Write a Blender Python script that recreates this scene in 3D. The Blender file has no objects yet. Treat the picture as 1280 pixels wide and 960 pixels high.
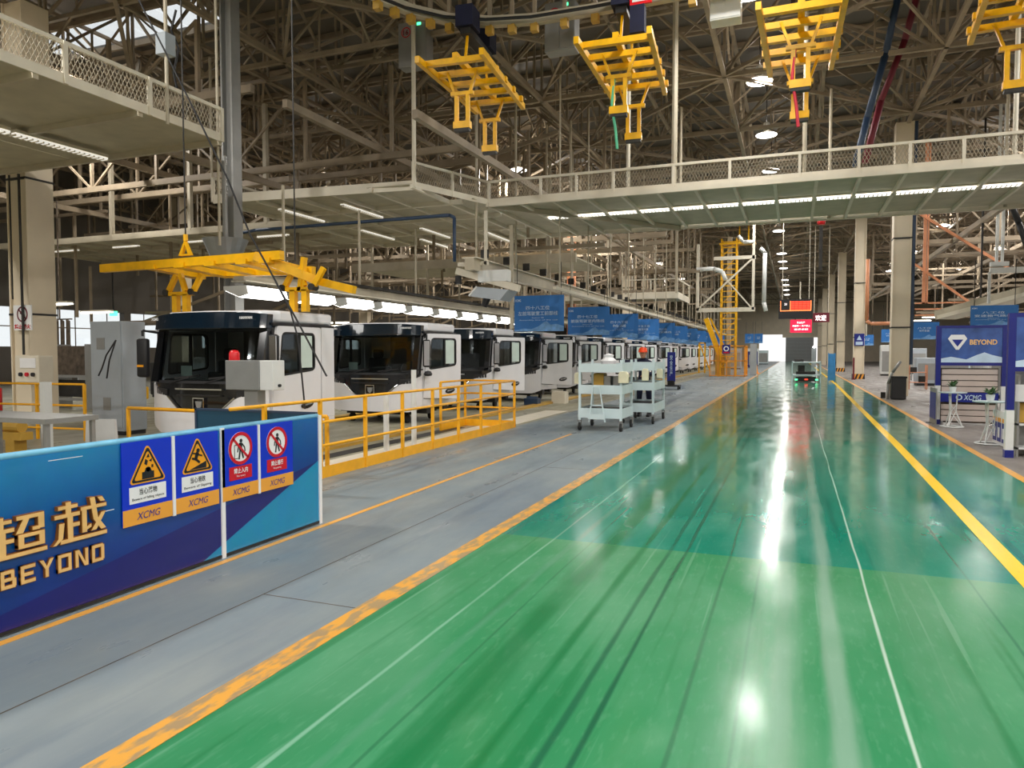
import bpy, bmesh, math, random
from mathutils import Vector, Matrix
random.seed(7)
S = bpy.context.scene
COL = S.collection
PI = math.pi

# ---------------------------------------------------------------- camera
cam = bpy.data.cameras.new('camera'); cam.sensor_width = 36; cam.lens = 36*900/1280
cam.clip_start = .05; cam.clip_end = 600
co = bpy.data.objects.new('camera', cam); COL.objects.link(co)
co.location = (0, 0, 1.65)
co.rotation_euler = (math.radians(90-2.481), 0, math.radians(21.398))
S.camera = co
# ---------------------------------------------------------------- world, exposure
w = bpy.data.worlds.new('world'); S.world = w; w.use_nodes = True
bg = w.node_tree.nodes['Background']; bg.inputs[0].default_value = (1.0, .985, .96, 1); bg.inputs[1].default_value = .8
S.view_settings.view_transform = 'Standard'; S.view_settings.look = 'None'
S.view_settings.gamma = 1; S.view_settings.exposure = 0.55
LAMP_W = 100
try:
    S.cycles.max_bounces = 6; S.cycles.diffuse_bounces = 4; S.cycles.glossy_bounces = 3
    S.cycles.transparent_max_bounces = 12; S.cycles.sample_clamp_indirect = 4
    S.cycles.caustics_reflective = False; S.cycles.caustics_refractive = False
except Exception: pass

# ---------------------------------------------------------------- materials
def mat(name, col, rough=.5, metal=0, var=.12, scale=3, emit=0, spec=.5, bump=0, coat=0, ecol=None, stretch=(1,1,1)):
    m = bpy.data.materials.new(name); m.use_nodes = True
    nt = m.node_tree; b = nt.nodes['Principled BSDF']
    b.inputs['Roughness'].default_value = rough; b.inputs['Metallic'].default_value = metal
    b.inputs['Specular IOR Level'].default_value = spec
    b.inputs['Coat Weight'].default_value = coat
    tc = nt.nodes.new('ShaderNodeTexCoord'); mp = nt.nodes.new('ShaderNodeMapping')
    mp.inputs['Scale'].default_value = stretch
    nt.links.new(tc.outputs['Object'], mp.inputs[0])
    n = nt.nodes.new('ShaderNodeTexNoise'); n.inputs['Scale'].default_value = scale; n.inputs['Detail'].default_value = 4
    nt.links.new(mp.outputs[0], n.inputs['Vector'])
    r = nt.nodes.new('ShaderNodeValToRGB')
    r.color_ramp.elements[0].position = .3; r.color_ramp.elements[1].position = .7
    r.color_ramp.elements[0].color = tuple(c*(1-var) for c in col)+(1,)
    r.color_ramp.elements[1].color = tuple(min(1, c*(1+var)) for c in col)+(1,)
    nt.links.new(n.outputs[0], r.inputs[0]); nt.links.new(r.outputs[0], b.inputs['Base Color'])
    if emit:
        b.inputs['Emission Color'].default_value = tuple(ecol or col)+(1,); b.inputs['Emission Strength'].default_value = emit
    if bump:
        bp = nt.nodes.new('ShaderNodeBump'); bp.inputs['Strength'].default_value = bump; bp.inputs['Distance'].default_value = .01
        nt.links.new(n.outputs[0], bp.inputs['Height']); nt.links.new(bp.outputs[0], b.inputs['Normal'])
    return m
def glassmat(name, tint, gloss=.25, rough=.03):
    m = bpy.data.materials.new(name); m.use_nodes = True; nt = m.node_tree
    for n in list(nt.nodes): nt.nodes.remove(n)
    o = nt.nodes.new('ShaderNodeOutputMaterial'); t = nt.nodes.new('ShaderNodeBsdfTransparent'); t.inputs[0].default_value = tint+(1,)
    g = nt.nodes.new('ShaderNodeBsdfGlossy'); g.inputs['Roughness'].default_value = rough; g.inputs[0].default_value = (.9,.95,1,1)
    lw = nt.nodes.new('ShaderNodeLayerWeight'); lw.inputs[0].default_value = .5
    pw = nt.nodes.new('ShaderNodeMath'); pw.operation = 'POWER'; pw.inputs[1].default_value = 4; nt.links.new(lw.outputs['Facing'], pw.inputs[0])
    f = nt.nodes.new('ShaderNodeMath'); f.operation = 'MULTIPLY_ADD'; f.inputs[1].default_value = .5; f.inputs[2].default_value = .04; nt.links.new(pw.outputs[0], f.inputs[0])
    mx = nt.nodes.new('ShaderNodeMixShader')
    nt.links.new(f.outputs[0], mx.inputs[0]); nt.links.new(t.outputs[0], mx.inputs[1]); nt.links.new(g.outputs[0], mx.inputs[2])
    nt.links.new(mx.outputs[0], o.inputs[0]); return m
def srgb(r, g, b): 
    f = lambda c: (c/255/12.92) if c/255 <= .04045 else ((c/255+.055)/1.055)**2.4
    return (f(r), f(g), f(b))

M = {}
M['white'] = mat('white_paint', srgb(232,232,236), .22, var=.02, coat=.4)
M['white_matte'] = mat('white_matte', srgb(220,222,220), .5, var=.05)
M['black_gloss'] = mat('black_gloss', (.006,.007,.009), .12, var=.1, coat=.6)
M['visor'] = mat('visor_dark_blue', srgb(10,28,42), .1, var=.1, coat=.8)
M['black'] = mat('black_plastic', (.012,.012,.014), .5, var=.2)
M['dark'] = mat('dark_steel', (.03,.028,.026), .5, .3, var=.4)
M['rubber'] = mat('rubber', (.015,.015,.015), .7)
M['chrome'] = mat('chrome', (.8,.8,.82), .12, 1, var=.03)
M['seat'] = mat('seat_cloth', srgb(48,50,56), .8, var=.2)
M['liner'] = mat('cab_liner', srgb(205,206,206), .7, var=.06)
M['plastic_film'] = mat('protective_paper', srgb(205,222,215), .5, var=.06)
M['glass'] = glassmat('glass_dark', (.62,.66,.66))
M['pane'] = glassmat('glass_clear', (.9,.93,.95))
M['yellow'] = mat('yellow_paint', srgb(240,180,10), .35, var=.12, scale=5)
M['yrail'] = mat('rail_yellow', srgb(244,176,30), .35, var=.08, scale=6)
M['beige'] = mat('beige_steel', srgb(186,176,155), .5, var=.08)
M['steel'] = mat('truss_steel', srgb(146,131,110), .55, .0, var=.2, scale=1.5)
M['cream'] = mat('cream_steel', srgb(222,214,196), .45, var=.05)
M['deck'] = mat('deck_sheet', srgb(188,180,158), .6, var=.1, scale=2)
M['mesh'] = mat('mesh_metal', srgb(176,166,146), .5, var=.08)
M['roof'] = mat('roof_sheet', srgb(98,92,84), .6, var=.1, scale=.6)
M['column'] = mat('column_paint', srgb(226,212,188), .5, var=.06, scale=1.2)
M['grey'] = mat('grey_steel', srgb(150,150,148), .4, .3, var=.06)
M['cab_grey'] = mat('cabinet_grey', srgb(170,178,186), .4, var=.04)
M['galv'] = mat('galvanised', srgb(165,168,170), .35, .7, var=.1)
M['navy'] = mat('navy_paint', srgb(14,28,120), .35, var=.08)
M['navy_cloth'] = mat('navy_cloth', srgb(20,24,52), .85, var=.2)
M['skin'] = mat('skin', srgb(190,140,112), .55, var=.05)
M['helmet'] = mat('helmet_orange', srgb(225,70,20), .3, var=.05)
M['red'] = mat('red_paint', srgb(215,20,30), .35, var=.06)
M['signblue'] = mat('sign_blue', srgb(10,50,205), .3, var=.04)
M['signyellow'] = mat('sign_yellow', srgb(245,165,30), .35, var=.03)
M['signorange'] = mat('sign_orange', srgb(238,165,62), .35, var=.03)
M['signwhite'] = mat('sign_white', srgb(240,240,242), .35, var=.02)
M['signred'] = mat('sign_red', srgb(205,10,38), .35, var=.03)
M['signblack'] = mat('sign_black', (.01,.01,.015), .4)
M['signnavy'] = mat('sign_navy', srgb(18,36,140), .4, var=.03)
M['gold'] = mat('gold_letter', srgb(236,190,120), .35, .0, var=.08, scale=12)
M['goldside'] = mat('gold_side', srgb(150,92,28), .4, .2, var=.08)
M['railblue'] = mat('rail_light_blue', srgb(120,190,225), .35, var=.12, scale=6)
M['teal_sheet'] = mat('teal_sheet', srgb(12,66,92), .5, var=.08)
M['banner'] = mat('banner_blue', srgb(44,114,188), .6, var=.05, scale=2)
M['bannertxt'] = mat('banner_text', srgb(196,218,240), .6)
M['bannermtn'] = mat('banner_mountain', srgb(110,160,215), .6, var=.25, scale=6)
M['green'] = mat('leaf_green', srgb(70,105,60), .6, var=.3, scale=8)
M['strap_green'] = mat('strap_green', srgb(80,170,130), .6)
M['strap_red'] = mat('strap_red', srgb(200,40,60), .6)
M['maroon'] = mat('maroon', srgb(110,28,44), .5)
M['pipeblue'] = mat('pipe_blue', srgb(38,58,84), .5)
M['orange_cage'] = mat('cage_orange', srgb(232,150,40), .4, var=.08)
M['orange'] = mat('pipe_warm_lit', srgb(222,150,110), .5, var=.05)  # warm sodium lamp light painted into the pipe colour
M['skyblue'] = mat('box_skyblue', srgb(70,150,215), .5)
M['khaki'] = mat('khaki_box', srgb(190,150,60), .5)
M['brown'] = mat('dirty_brown', srgb(86,74,62), .8, var=.5, scale=6)
M['cartwhite'] = mat('cart_white', srgb(205,222,226), .4, var=.05)
M['cream_plastic'] = mat('cream_plastic', srgb(225,220,190), .5)
M['slat'] = mat('slat_pinkish', srgb(205,190,182), .5, var=.04)
M['purple_glass'] = mat('poster_sky', srgb(62,92,160), .25, var=.35, scale=3)
M['lampw'] = mat('lamp_white', (1,1,1), .5, emit=6, ecol=(1,.98,.95))
M['tubew'] = mat('tube_white', (1,1,1), .5, emit=4.5, ecol=(1,.98,.93))
M['tubedim'] = mat('tube_dim', (1,1,1), .5, emit=1.3, ecol=(1,.96,.88))
M['tubefaint'] = mat('tube_faint', (.9,.88,.82), .5, emit=.45, ecol=(1,.96,.88))
M['ledred'] = mat('led_red', (.8,.02,.01), .5, emit=1.6, ecol=(1,.05,.02))
M['ledorange'] = mat('led_orange', (.9,.2,.05), .5, emit=1.5, ecol=(1,.22,.06))
M['ledpink'] = mat('led_white', (1,.8,.8), .5, emit=1.2, ecol=(1,.75,.75))
M['redscreen'] = mat('red_screen', (.7,.01,.04), .5, emit=.75, ecol=(.9,.01,.06))
M['ledgreen'] = mat('led_green', (.1,.9,.4), .5, emit=1.8, ecol=(.08,1,.35))

# painted floors: epoxy with drive-direction scuffs
def floormat(name, col, dark, light, rough=.15, streak=1.0, bands=True, bump=.12):
    m = bpy.data.materials.new(name); m.use_nodes = True; nt = m.node_tree; N = nt.nodes.new; L = nt.links.new
    b = nt.nodes['Principled BSDF']; b.inputs['Specular IOR Level'].default_value = .3
    tc = N('ShaderNodeTexCoord')
    def noise(sc, mpsc, det=5, dist=0):
        mp = N('ShaderNodeMapping'); mp.inputs['Scale'].default_value = mpsc; L(tc.outputs['Object'], mp.inputs[0])
        n = N('ShaderNodeTexNoise'); n.inputs['Scale'].default_value = sc; n.inputs['Detail'].default_value = det
        n.inputs['Distortion'].default_value = dist; L(mp.outputs[0], n.inputs['Vector']); return n.outputs[0]
    def ramp(inp, p0, p1):
        r = N('ShaderNodeMapRange'); r.inputs['From Min'].default_value = p0; r.inputs['From Max'].default_value = p1
        r.interpolation_type = 'SMOOTHSTEP'; L(inp, r.inputs[0]); return r.outputs[0]
    def mix(fac, a, c):
        x = N('ShaderNodeMix'); x.data_type = 'RGBA'
        if isinstance(fac, float): x.inputs[0].default_value = fac
        else: L(fac, x.inputs[0])
        if isinstance(a, tuple): x.inputs[6].default_value = a+(1,)
        else: L(a, x.inputs[6])
        if isinstance(c, tuple): x.inputs[7].default_value = c+(1,)
        else: L(c, x.inputs[7])
        return x.outputs[2]
    def mul(a, k):
        x = N('ShaderNodeMath'); x.operation = 'MULTIPLY'; L(a, x.inputs[0])
        if isinstance(k, float): x.inputs[1].default_value = k
        else: L(k, x.inputs[1])
        return x.outputs[0]
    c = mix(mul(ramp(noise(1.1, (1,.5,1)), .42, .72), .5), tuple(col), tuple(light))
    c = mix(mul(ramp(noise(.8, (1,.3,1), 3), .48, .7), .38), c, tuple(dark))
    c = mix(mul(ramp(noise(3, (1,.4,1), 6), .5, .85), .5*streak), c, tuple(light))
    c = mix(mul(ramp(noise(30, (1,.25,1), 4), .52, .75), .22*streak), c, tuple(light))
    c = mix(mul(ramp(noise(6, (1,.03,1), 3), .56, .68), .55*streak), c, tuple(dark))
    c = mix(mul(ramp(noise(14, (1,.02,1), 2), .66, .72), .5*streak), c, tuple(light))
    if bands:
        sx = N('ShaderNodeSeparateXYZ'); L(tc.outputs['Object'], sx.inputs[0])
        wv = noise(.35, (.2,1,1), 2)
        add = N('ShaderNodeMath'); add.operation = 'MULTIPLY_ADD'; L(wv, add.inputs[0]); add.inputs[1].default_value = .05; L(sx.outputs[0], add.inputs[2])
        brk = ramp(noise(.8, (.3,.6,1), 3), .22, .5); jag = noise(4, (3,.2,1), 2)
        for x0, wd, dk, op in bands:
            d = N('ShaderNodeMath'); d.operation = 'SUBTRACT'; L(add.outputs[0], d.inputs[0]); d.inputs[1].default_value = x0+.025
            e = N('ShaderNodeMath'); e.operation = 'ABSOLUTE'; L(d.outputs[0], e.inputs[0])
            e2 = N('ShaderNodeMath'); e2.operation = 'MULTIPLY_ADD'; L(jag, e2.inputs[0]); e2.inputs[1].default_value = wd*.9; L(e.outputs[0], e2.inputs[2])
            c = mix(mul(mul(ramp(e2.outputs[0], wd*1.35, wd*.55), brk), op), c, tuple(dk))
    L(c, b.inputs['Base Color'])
    rr = N('ShaderNodeMapRange'); L(noise(3, (1,.3,1), 5), rr.inputs[0]); rr.inputs['From Min'].default_value = .3; rr.inputs['From Max'].default_value = .7
    rr.inputs['To Min'].default_value = rough*.6; rr.inputs['To Max'].default_value = rough*1.7; L(rr.outputs[0], b.inputs['Roughness'])
    bp = N('ShaderNodeBump'); bp.inputs['Strength'].default_value = bump; bp.inputs['Distance'].default_value = .02
    L(noise(1.6, (1,1,1), 2), bp.inputs['Height']); L(bp.outputs[0], b.inputs['Normal'])
    return m
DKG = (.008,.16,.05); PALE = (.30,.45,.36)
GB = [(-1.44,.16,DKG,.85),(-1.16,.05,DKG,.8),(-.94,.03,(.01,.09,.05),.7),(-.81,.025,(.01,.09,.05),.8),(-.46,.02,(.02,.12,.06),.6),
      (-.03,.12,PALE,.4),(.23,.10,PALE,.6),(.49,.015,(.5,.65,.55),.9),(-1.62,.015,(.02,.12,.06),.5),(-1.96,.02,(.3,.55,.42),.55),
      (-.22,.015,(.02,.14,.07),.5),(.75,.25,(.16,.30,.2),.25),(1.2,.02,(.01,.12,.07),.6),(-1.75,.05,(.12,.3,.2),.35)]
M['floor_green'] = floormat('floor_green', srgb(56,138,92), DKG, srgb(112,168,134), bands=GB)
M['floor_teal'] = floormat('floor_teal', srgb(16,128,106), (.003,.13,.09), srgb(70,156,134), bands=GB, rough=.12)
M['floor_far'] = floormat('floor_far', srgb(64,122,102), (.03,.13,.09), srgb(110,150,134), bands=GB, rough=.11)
M['floor_grey'] = floormat('floor_grey', srgb(122,134,140), srgb(84,98,116), srgb(156,160,154), rough=.38, bands=False, streak=.45, bump=.03)
M['floor_dusty'] = floormat('floor_dusty', srgb(150,145,124), srgb(110,104,86), srgb(176,172,152), rough=.4, bands=False, streak=.4, bump=.06)
M['floor_right'] = floormat('floor_right', srgb(130,124,120), srgb(98,92,90), srgb(152,146,140), rough=.4, bands=False, streak=.3, bump=.02)
def linemat(name, col, wear, amt):
    m = bpy.data.materials.new(name); m.use_nodes = True; nt = m.node_tree; b = nt.nodes['Principled BSDF']; b.inputs['Roughness'].default_value = .3
    tc = nt.nodes.new('ShaderNodeTexCoord'); mp = nt.nodes.new('ShaderNodeMapping'); mp.inputs['Scale'].default_value = (1,.35,1)
    nt.links.new(tc.outputs['Object'], mp.inputs[0])
    n = nt.nodes.new('ShaderNodeTexNoise'); n.inputs['Scale'].default_value = 16; n.inputs['Detail'].default_value = 8
    nt.links.new(mp.outputs[0], n.inputs['Vector'])
    r = nt.nodes.new('ShaderNodeValToRGB'); r.color_ramp.elements[0].position = amt; r.color_ramp.elements[1].position = amt+.12
    r.color_ramp.elements[0].color = wear+(1,); r.color_ramp.elements[1].color = col+(1,)
    nt.links.new(n.outputs[0], r.inputs[0]); nt.links.new(r.outputs[0], b.inputs['Base Color']); return m
M['line_worn'] = linemat('line_worn', srgb(226,164,66), srgb(166,140,100), .44)
M['line_thin'] = linemat('line_thin', srgb(236,170,70), srgb(190,150,90), .3)
M['line_yellow'] = linemat('line_yellow', srgb(255,208,10), srgb(230,180,20), .2)

# ---------------------------------------------------------------- mesh helpers
class MB:
    def __init__(s): s.v = []; s.f = []
    def box(s, x0, x1, y0, y1, z0, z1):
        b = len(s.v)
        s.v += [(x0,y0,z0),(x1,y0,z0),(x1,y1,z0),(x0,y1,z0),(x0,y0,z1),(x1,y0,z1),(x1,y1,z1),(x0,y1,z1)]
        s.f += [tuple(b+i for i in q) for q in ((0,3,2,1),(4,5,6,7),(0,1,5,4),(1,2,6,5),(2,3,7,6),(3,0,4,7))]; return s
    def bar(s, p, q, w, h=None):
        p = Vector(p); q = Vector(q); h = h or w; d = (q-p)
        if d.length < 1e-6: return s
        d.normalize(); up = Vector((0,0,1)) if abs(d.z) < .95 else Vector((0,1,0))
        a = d.cross(up).normalized(); u = a.cross(d).normalized(); b = len(s.v)
        for e in (p, q):
            for i, j in ((-1,-1),(1,-1),(1,1),(-1,1)): s.v.append(tuple(e+a*(i*w/2)+u*(j*h/2)))
        s.f += [tuple(b+i for i in t) for t in ((0,1,2,3),(7,6,5,4),(0,4,5,1),(1,5,6,2),(2,6,7,3),(3,7,4,0))]; return s
    def tube(s, p, q, r, n=8, r2=None, cap=True):
        p = Vector(p); q = Vector(q); d = (q-p).normalized(); r2 = r if r2 is None else r2
        up = Vector((0,0,1)) if abs(d.z) < .95 else Vector((0,1,0))
        a = d.cross(up).normalized(); u = a.cross(d); b = len(s.v)
        for e, rr in ((p, r), (q, r2)):
            for i in range(n):
                t = 2*PI*i/n; s.v.append(tuple(e+a*(rr*math.cos(t))+u*(rr*math.sin(t))))
        for i in range(n): s.f.append((b+i, b+(i+1)%n, b+n+(i+1)%n, b+n+i))
        if cap: s.f += [tuple(b+n-1-i for i in range(n)), tuple(b+n+i for i in range(n))]
        return s
    def path(s, pts, r, n=8):
        for a, c in zip(pts, pts[1:]): s.tube(a, c, r, n)
        return s
    def lathe(s, prof, c=(0,0,0), n=16):
        b = len(s.v)
        for r, z in prof:
            for i in range(n):
                t = 2*PI*i/n; s.v.append((c[0]+r*math.cos(t), c[1]+r*math.sin(t), c[2]+z))
        for k in range(len(prof)-1):
            for i in range(n): s.f.append((b+k*n+i, b+k*n+(i+1)%n, b+(k+1)*n+(i+1)%n, b+(k+1)*n+i))
        return s
    def prism(s, poly, axis, a0, a1):
        b = len(s.v); n = len(poly)
        for a in (a0, a1):
            for u, w_ in poly:
                s.v.append({'x': (a,u,w_), 'y': (u,a,w_), 'z': (u,w_,a)}[axis])
        s.f += [tuple(b+i for i in range(n)), tuple(b+2*n-1-i for i in range(n))]
        for i in range(n): s.f.append((b+(i+1)%n, b+i, b+n+i, b+n+(i+1)%n))
        return s
    def ring(s, outer, inner, axis, a0, a1):
        n = len(outer); b = len(s.v)
        f = lambda a, u, w_: {'x': (a,u,w_), 'y': (u,a,w_), 'z': (u,w_,a)}[axis]
        for a in (a0, a1):
            for u, w_ in outer: s.v.append(f(a,u,w_))
            for u, w_ in inner: s.v.append(f(a,u,w_))
        for i in range(n):
            j = (i+1)%n
            s.f += [(b+i,b+j,b+n+j,b+n+i),(b+2*n+i,b+3*n+i,b+3*n+j,b+2*n+j),(b+i,b+2*n+i,b+2*n+j,b+j),(b+n+i,b+n+j,b+3*n+j,b+3*n+i)]
        return s
    def strip(s, fl, fh, x0, x1, y, th, n=20, bow=None):
        """a front panel: between heights fl(x) and fh(x), bowed in plan, th thick"""
        b = len(s.v)
        for i in range(n+1):
            x = x0+(x1-x0)*i/n
            for z in (fl(x), fh(x)):
                yy = y+(bow(x, z) if bow else 0)
                s.v += [(x, yy, z), (x, yy+th, z)]
        for i in range(n):
            a = b+4*i; c = a+4
            s.f += [(a,c,c+2,a+2),(a+1,a+3,c+3,c+1),(a+2,c+2,c+3,a+3),(a,a+1,c+1,c)]
        e = b+4*n; s.f += [(b,b+2,b+3,b+1),(e,e+1,e+3,e+2)]
        return s
    def mesh(s, name):
        m = bpy.data.meshes.new(name); m.from_pydata(s.v, [], s.f); m.update()
        bm = bmesh.new(); bm.from_mesh(m); bmesh.ops.recalc_face_normals(bm, faces=bm.faces); bm.to_mesh(m); bm.free(); return m
def worldloc(o):
    v = Vector((0,0,0))
    while o is not None: v += o.location; o = o.parent
    return v
def put(name, mb, m, parent=None, world=True, bevel=0, smooth=False, seg=2):
    """link ONE mesh object; coordinates are world metres when world=True, else local to the parent"""
    me = mb.mesh(name) if isinstance(mb, MB) else mb
    for mm in (m if isinstance(m, (list, tuple)) else [m]): me.materials.append(M[mm] if isinstance(mm, str) else mm)
    o = bpy.data.objects.new(name, me); COL.objects.link(o)
    if parent is not None:
        o.parent = parent
        if world: me.transform(Matrix.Translation(-worldloc(parent)))
    elif world:
        xs = [v.co for v in me.vertices]
        c = Vector((sum(v.x for v in xs)/len(xs), sum(v.y for v in xs)/len(xs), min(v.z for v in xs)))
        me.transform(Matrix.Translation(-c)); o.location = c
    if bevel:
        bv = o.modifiers.new('bevel', 'BEVEL'); bv.width = bevel; bv.segments = seg; bv.limit_method = 'ANGLE'; bv.angle_limit = math.radians(40)
    if smooth:
        for p in me.polygons: p.use_smooth = True
    return o
def tag(o, label=None, cat=None, group=None, kind=None):
    if label: o['label'] = label
    if cat: o['category'] = cat
    if group: o['group'] = group
    if kind: o['kind'] = kind
    return o
def thing(name, label, cat, loc=(0,0,0), group=None):
    o = bpy.data.objects.new(name, None); COL.objects.link(o); o.location = loc; o.empty_display_size = .2
    return tag(o, label, cat, group)
def copy_tree(o, parent=None):
    c = o.copy(); COL.objects.link(c); c.parent = parent
    for ch in list(o.children): copy_tree(ch, c)
    return c
def dup(o, loc, label, group=None):
    c = copy_tree(o); c.location = loc; c['label'] = label
    if group: c['group'] = group
    return c
def struct(name, mb, m, parent=None, **k):
    o = put(name, mb, m, parent, **k)
    if parent is None: o['kind'] = 'structure'
    return o
def place(u, w_, d, plane):      # plane drawing coordinates -> world: 'x' faces +X, 'y' faces -Y
    return (d, u, w_) if plane == 'x' else (u, -d, w_) if plane == 'y' else (u, w_, d)
class D2:
    """flat print and cut-outs drawn on a plane, thin real geometry"""
    def __init__(s, plane, at, th=.002, off=(0,0)): s.p = plane; s.a = at; s.t = th; s.m = MB(); s.o = off
    def poly(s, pts):
        s.m.prism([(u+s.o[0], w_+s.o[1]) for u, w_ in pts], 'x' if s.p == 'x' else 'y', s.a if s.p == 'x' else s.a, s.a+(s.t if s.p == 'x' else -s.t)); return s
    def rect(s, u0, u1, w0, w1): return s.poly([(u0,w0),(u1,w0),(u1,w1),(u0,w1)])
    def disc(s, u, w_, r, n=20, ry=None): return s.poly([(u+r*math.cos(2*PI*i/n), w_+(ry or r)*math.sin(2*PI*i/n)) for i in range(n)])
    def line(s, pts, wd):
        for (a, b), (c, d) in zip(pts, pts[1:]):
            l = math.hypot(c-a, d-b) or 1; nx, ny = -(d-b)/l*wd/2, (c-a)/l*wd/2
            s.poly([(a+nx,b+ny),(a-nx,b-ny),(c-nx,d-ny),(c+nx,d+ny)])
        return s
    def hoop(s, u, w_, r, r2, n=24):
        o_ = [(u+s.o[0]+r*math.cos(2*PI*i/n), w_+s.o[1]+r*math.sin(2*PI*i/n)) for i in range(n)]
        i_ = [(u+s.o[0]+r2*math.cos(2*PI*i/n), w_+s.o[1]+r2*math.sin(2*PI*i/n)) for i in range(n)]
        s.m.ring(o_, i_, 'x' if s.p == 'x' else 'y', s.a, s.a+(s.t if s.p == 'x' else -s.t)); return s
def text(name, body, m, parent, plane, at, box, depth=.002, fat=0, world=True, shear=0, sidemat=None):
    """lettering as a mesh, fitted into box=(u0,u1,w0,w1)"""
    cu = bpy.data.curves.new('lettering', 'FONT'); cu.body = body; cu.size = 1; cu.offset = fat; cu.resolution_u = 3; cu.shear = shear
    cu.align_x = 'CENTER'; cu.space_line = 1.05
    if depth > .004: cu.extrude = .5
    ob = bpy.data.objects.new('lettering', cu); COL.objects.link(ob)
    dg = bpy.context.evaluated_depsgraph_get(); me = bpy.data.meshes.new_from_object(ob.evaluated_get(dg))
    bpy.data.objects.remove(ob); bpy.data.curves.remove(cu)
    if not len(me.vertices): return None
    xs = [v.co.x for v in me.vertices]; ys = [v.co.y for v in me.vertices]
    x0, x1, y0, y1 = min(xs), max(xs), min(ys), max(ys); u0, u1, w0, w1 = box
    for v in me.vertices:
        u = u0+(v.co.x-x0)/(x1-x0)*(u1-u0); w_ = w0+(v.co.y-y0)/((y1-y0) or 1)*(w1-w0); dd = (v.co.z+.5)*depth if depth > .004 else depth
        v.co = (at+dd, u, w_) if plane == 'x' else (u, at-dd, w_)
    me.name = name; me.materials.clear()
    if sidemat:
        o = put(name, me, [m, sidemat], parent, world)
        for p in me.polygons: p.material_index = 0 if abs(p.normal.x if plane == 'x' else p.normal.y) > .9 else 1
        return o
    for p in me.polygons: p.material_index = 0
    return put(name, me, m, parent, world)

# ================================================================ SETTING
fl = MB(); fm = []
def patch(x0, x1, y0, y1, m):
    b = len(fl.v); fl.v.extend([(x0,y0,0),(x1,y0,0),(x1,y1,0),(x0,y1,0)]); fl.f.append((b,b+1,b+2,b+3)); fm.append(m)
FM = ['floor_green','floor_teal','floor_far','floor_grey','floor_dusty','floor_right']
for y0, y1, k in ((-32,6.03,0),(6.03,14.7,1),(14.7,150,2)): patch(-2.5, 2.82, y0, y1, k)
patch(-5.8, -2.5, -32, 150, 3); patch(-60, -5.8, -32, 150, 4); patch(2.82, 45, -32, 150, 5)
me = bpy.data.meshes.new('floor'); me.from_pydata(fl.v, [], fl.f)
for n in FM: me.materials.append(M[n])
for p, k in zip(me.polygons, fm): p.material_index = k
floor = bpy.data.objects.new('floor', me); COL.objects.link(floor); floor['kind'] = 'structure'
def line_trim(k, pts, wd, m):
    b = MB()
    for (x0,y0), (x1,y1) in zip(pts, pts[1:]): b.prism([(x0-wd/2,y0),(x0+wd/2,y0),(x1+wd/2,y1),(x1-wd/2,y1)], 'z', .0005, .003)
    struct('trim_%d' % k, b, m, world=False)
line_trim(1, [(-2.54,-4),(-2.52,150)], .155, 'line_worn')
line_trim(2, [(-4.19,-4),(-4.16,6),(-4.2,14)], .06, 'line_thin')
line_trim(3, [(1.50,-4),(1.58,5),(1.74,14.5),(2.06,42),(2.3,150)], .14, 'line_yellow')
line_trim(4, [(2.78,-4),(2.80,11),(2.93,42),(3.1,150)], .12, 'line_thin')
# slot and pale strips in the floor of the cab line, joints in the grey floor
b = MB(); b.box(-7.05,-6.75,7.9,14.4,.001,.004); struct('trim_5', b, 'dark', world=False)
b = MB(); b.box(-6.6,-5.95,7.4,19.5,.001,.006); struct('trim_6', b, 'cream', world=False)
b = MB(); b.box(-3.36,-3.352,-4,60,.0005,.0015)
for y in (3.9,9.8,16,22,28): b.box(-3.35,-2.62,y,y+.008,.0005,.0015)
struct('trim_7', b, 'brown', world=False)
b = MB(); b.box(-7.6,-7.3,7.9,70,.001,.05); b.box(-10.9,-10.6,7.9,70,.001,.05); struct('trim_8', b, 'khaki', world=False)

# ---- roof: sheets between purlins, skylights, trusses
ZB, ZT, ZR = 10.4, 12.9, 13.3
ceil = MB(); ceil.box(-60,45,-32,18.6,ZR,ZR+.1).box(-60,-30,18.6,20.4,ZR,ZR+.1).box(-18.5,45,18.6,20.4,ZR,ZR+.1).box(-60,45,20.4,150,ZR,ZR+.1)
ceiling = struct('ceiling', ceil, 'roof', world=False)
b = MB()
for i in range(6): b.box(-30+i*1.92,-30+i*1.92+1.88,18.62,20.38,ZR+.02,ZR+.04)
o = struct('window_1', b, 'pane', world=False)
unit = MB().box(-60,45,-.06,.06,-.1,.1).mesh('purlin'); unit.materials.append(M['steel'])
for k in range(60):
    y = 1.5+2.1*k if k < 40 else 85.5+(k-40)*3.2
    o = bpy.data.objects.new('purlin', unit); COL.objects.link(o); o.parent = ceiling; o.location = (0, y, ZR-.12)
web = MB().box(-.5,.5,-.5,.5,0,1).mesh('truss_member'); web.materials.append(M['steel'])
nweb = 0
def member(p, q, wd, parent):
    p = Vector(p); q = Vector(q); d = q-p
    o = bpy.data.objects.new('truss_member', web); COL.objects.link(o); o.parent = parent
    o.location = p; o.rotation_mode = 'QUATERNION'; o.rotation_quaternion = d.to_track_quat('Z', 'Y'); o.scale = (wd, wd, d.length)
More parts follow.
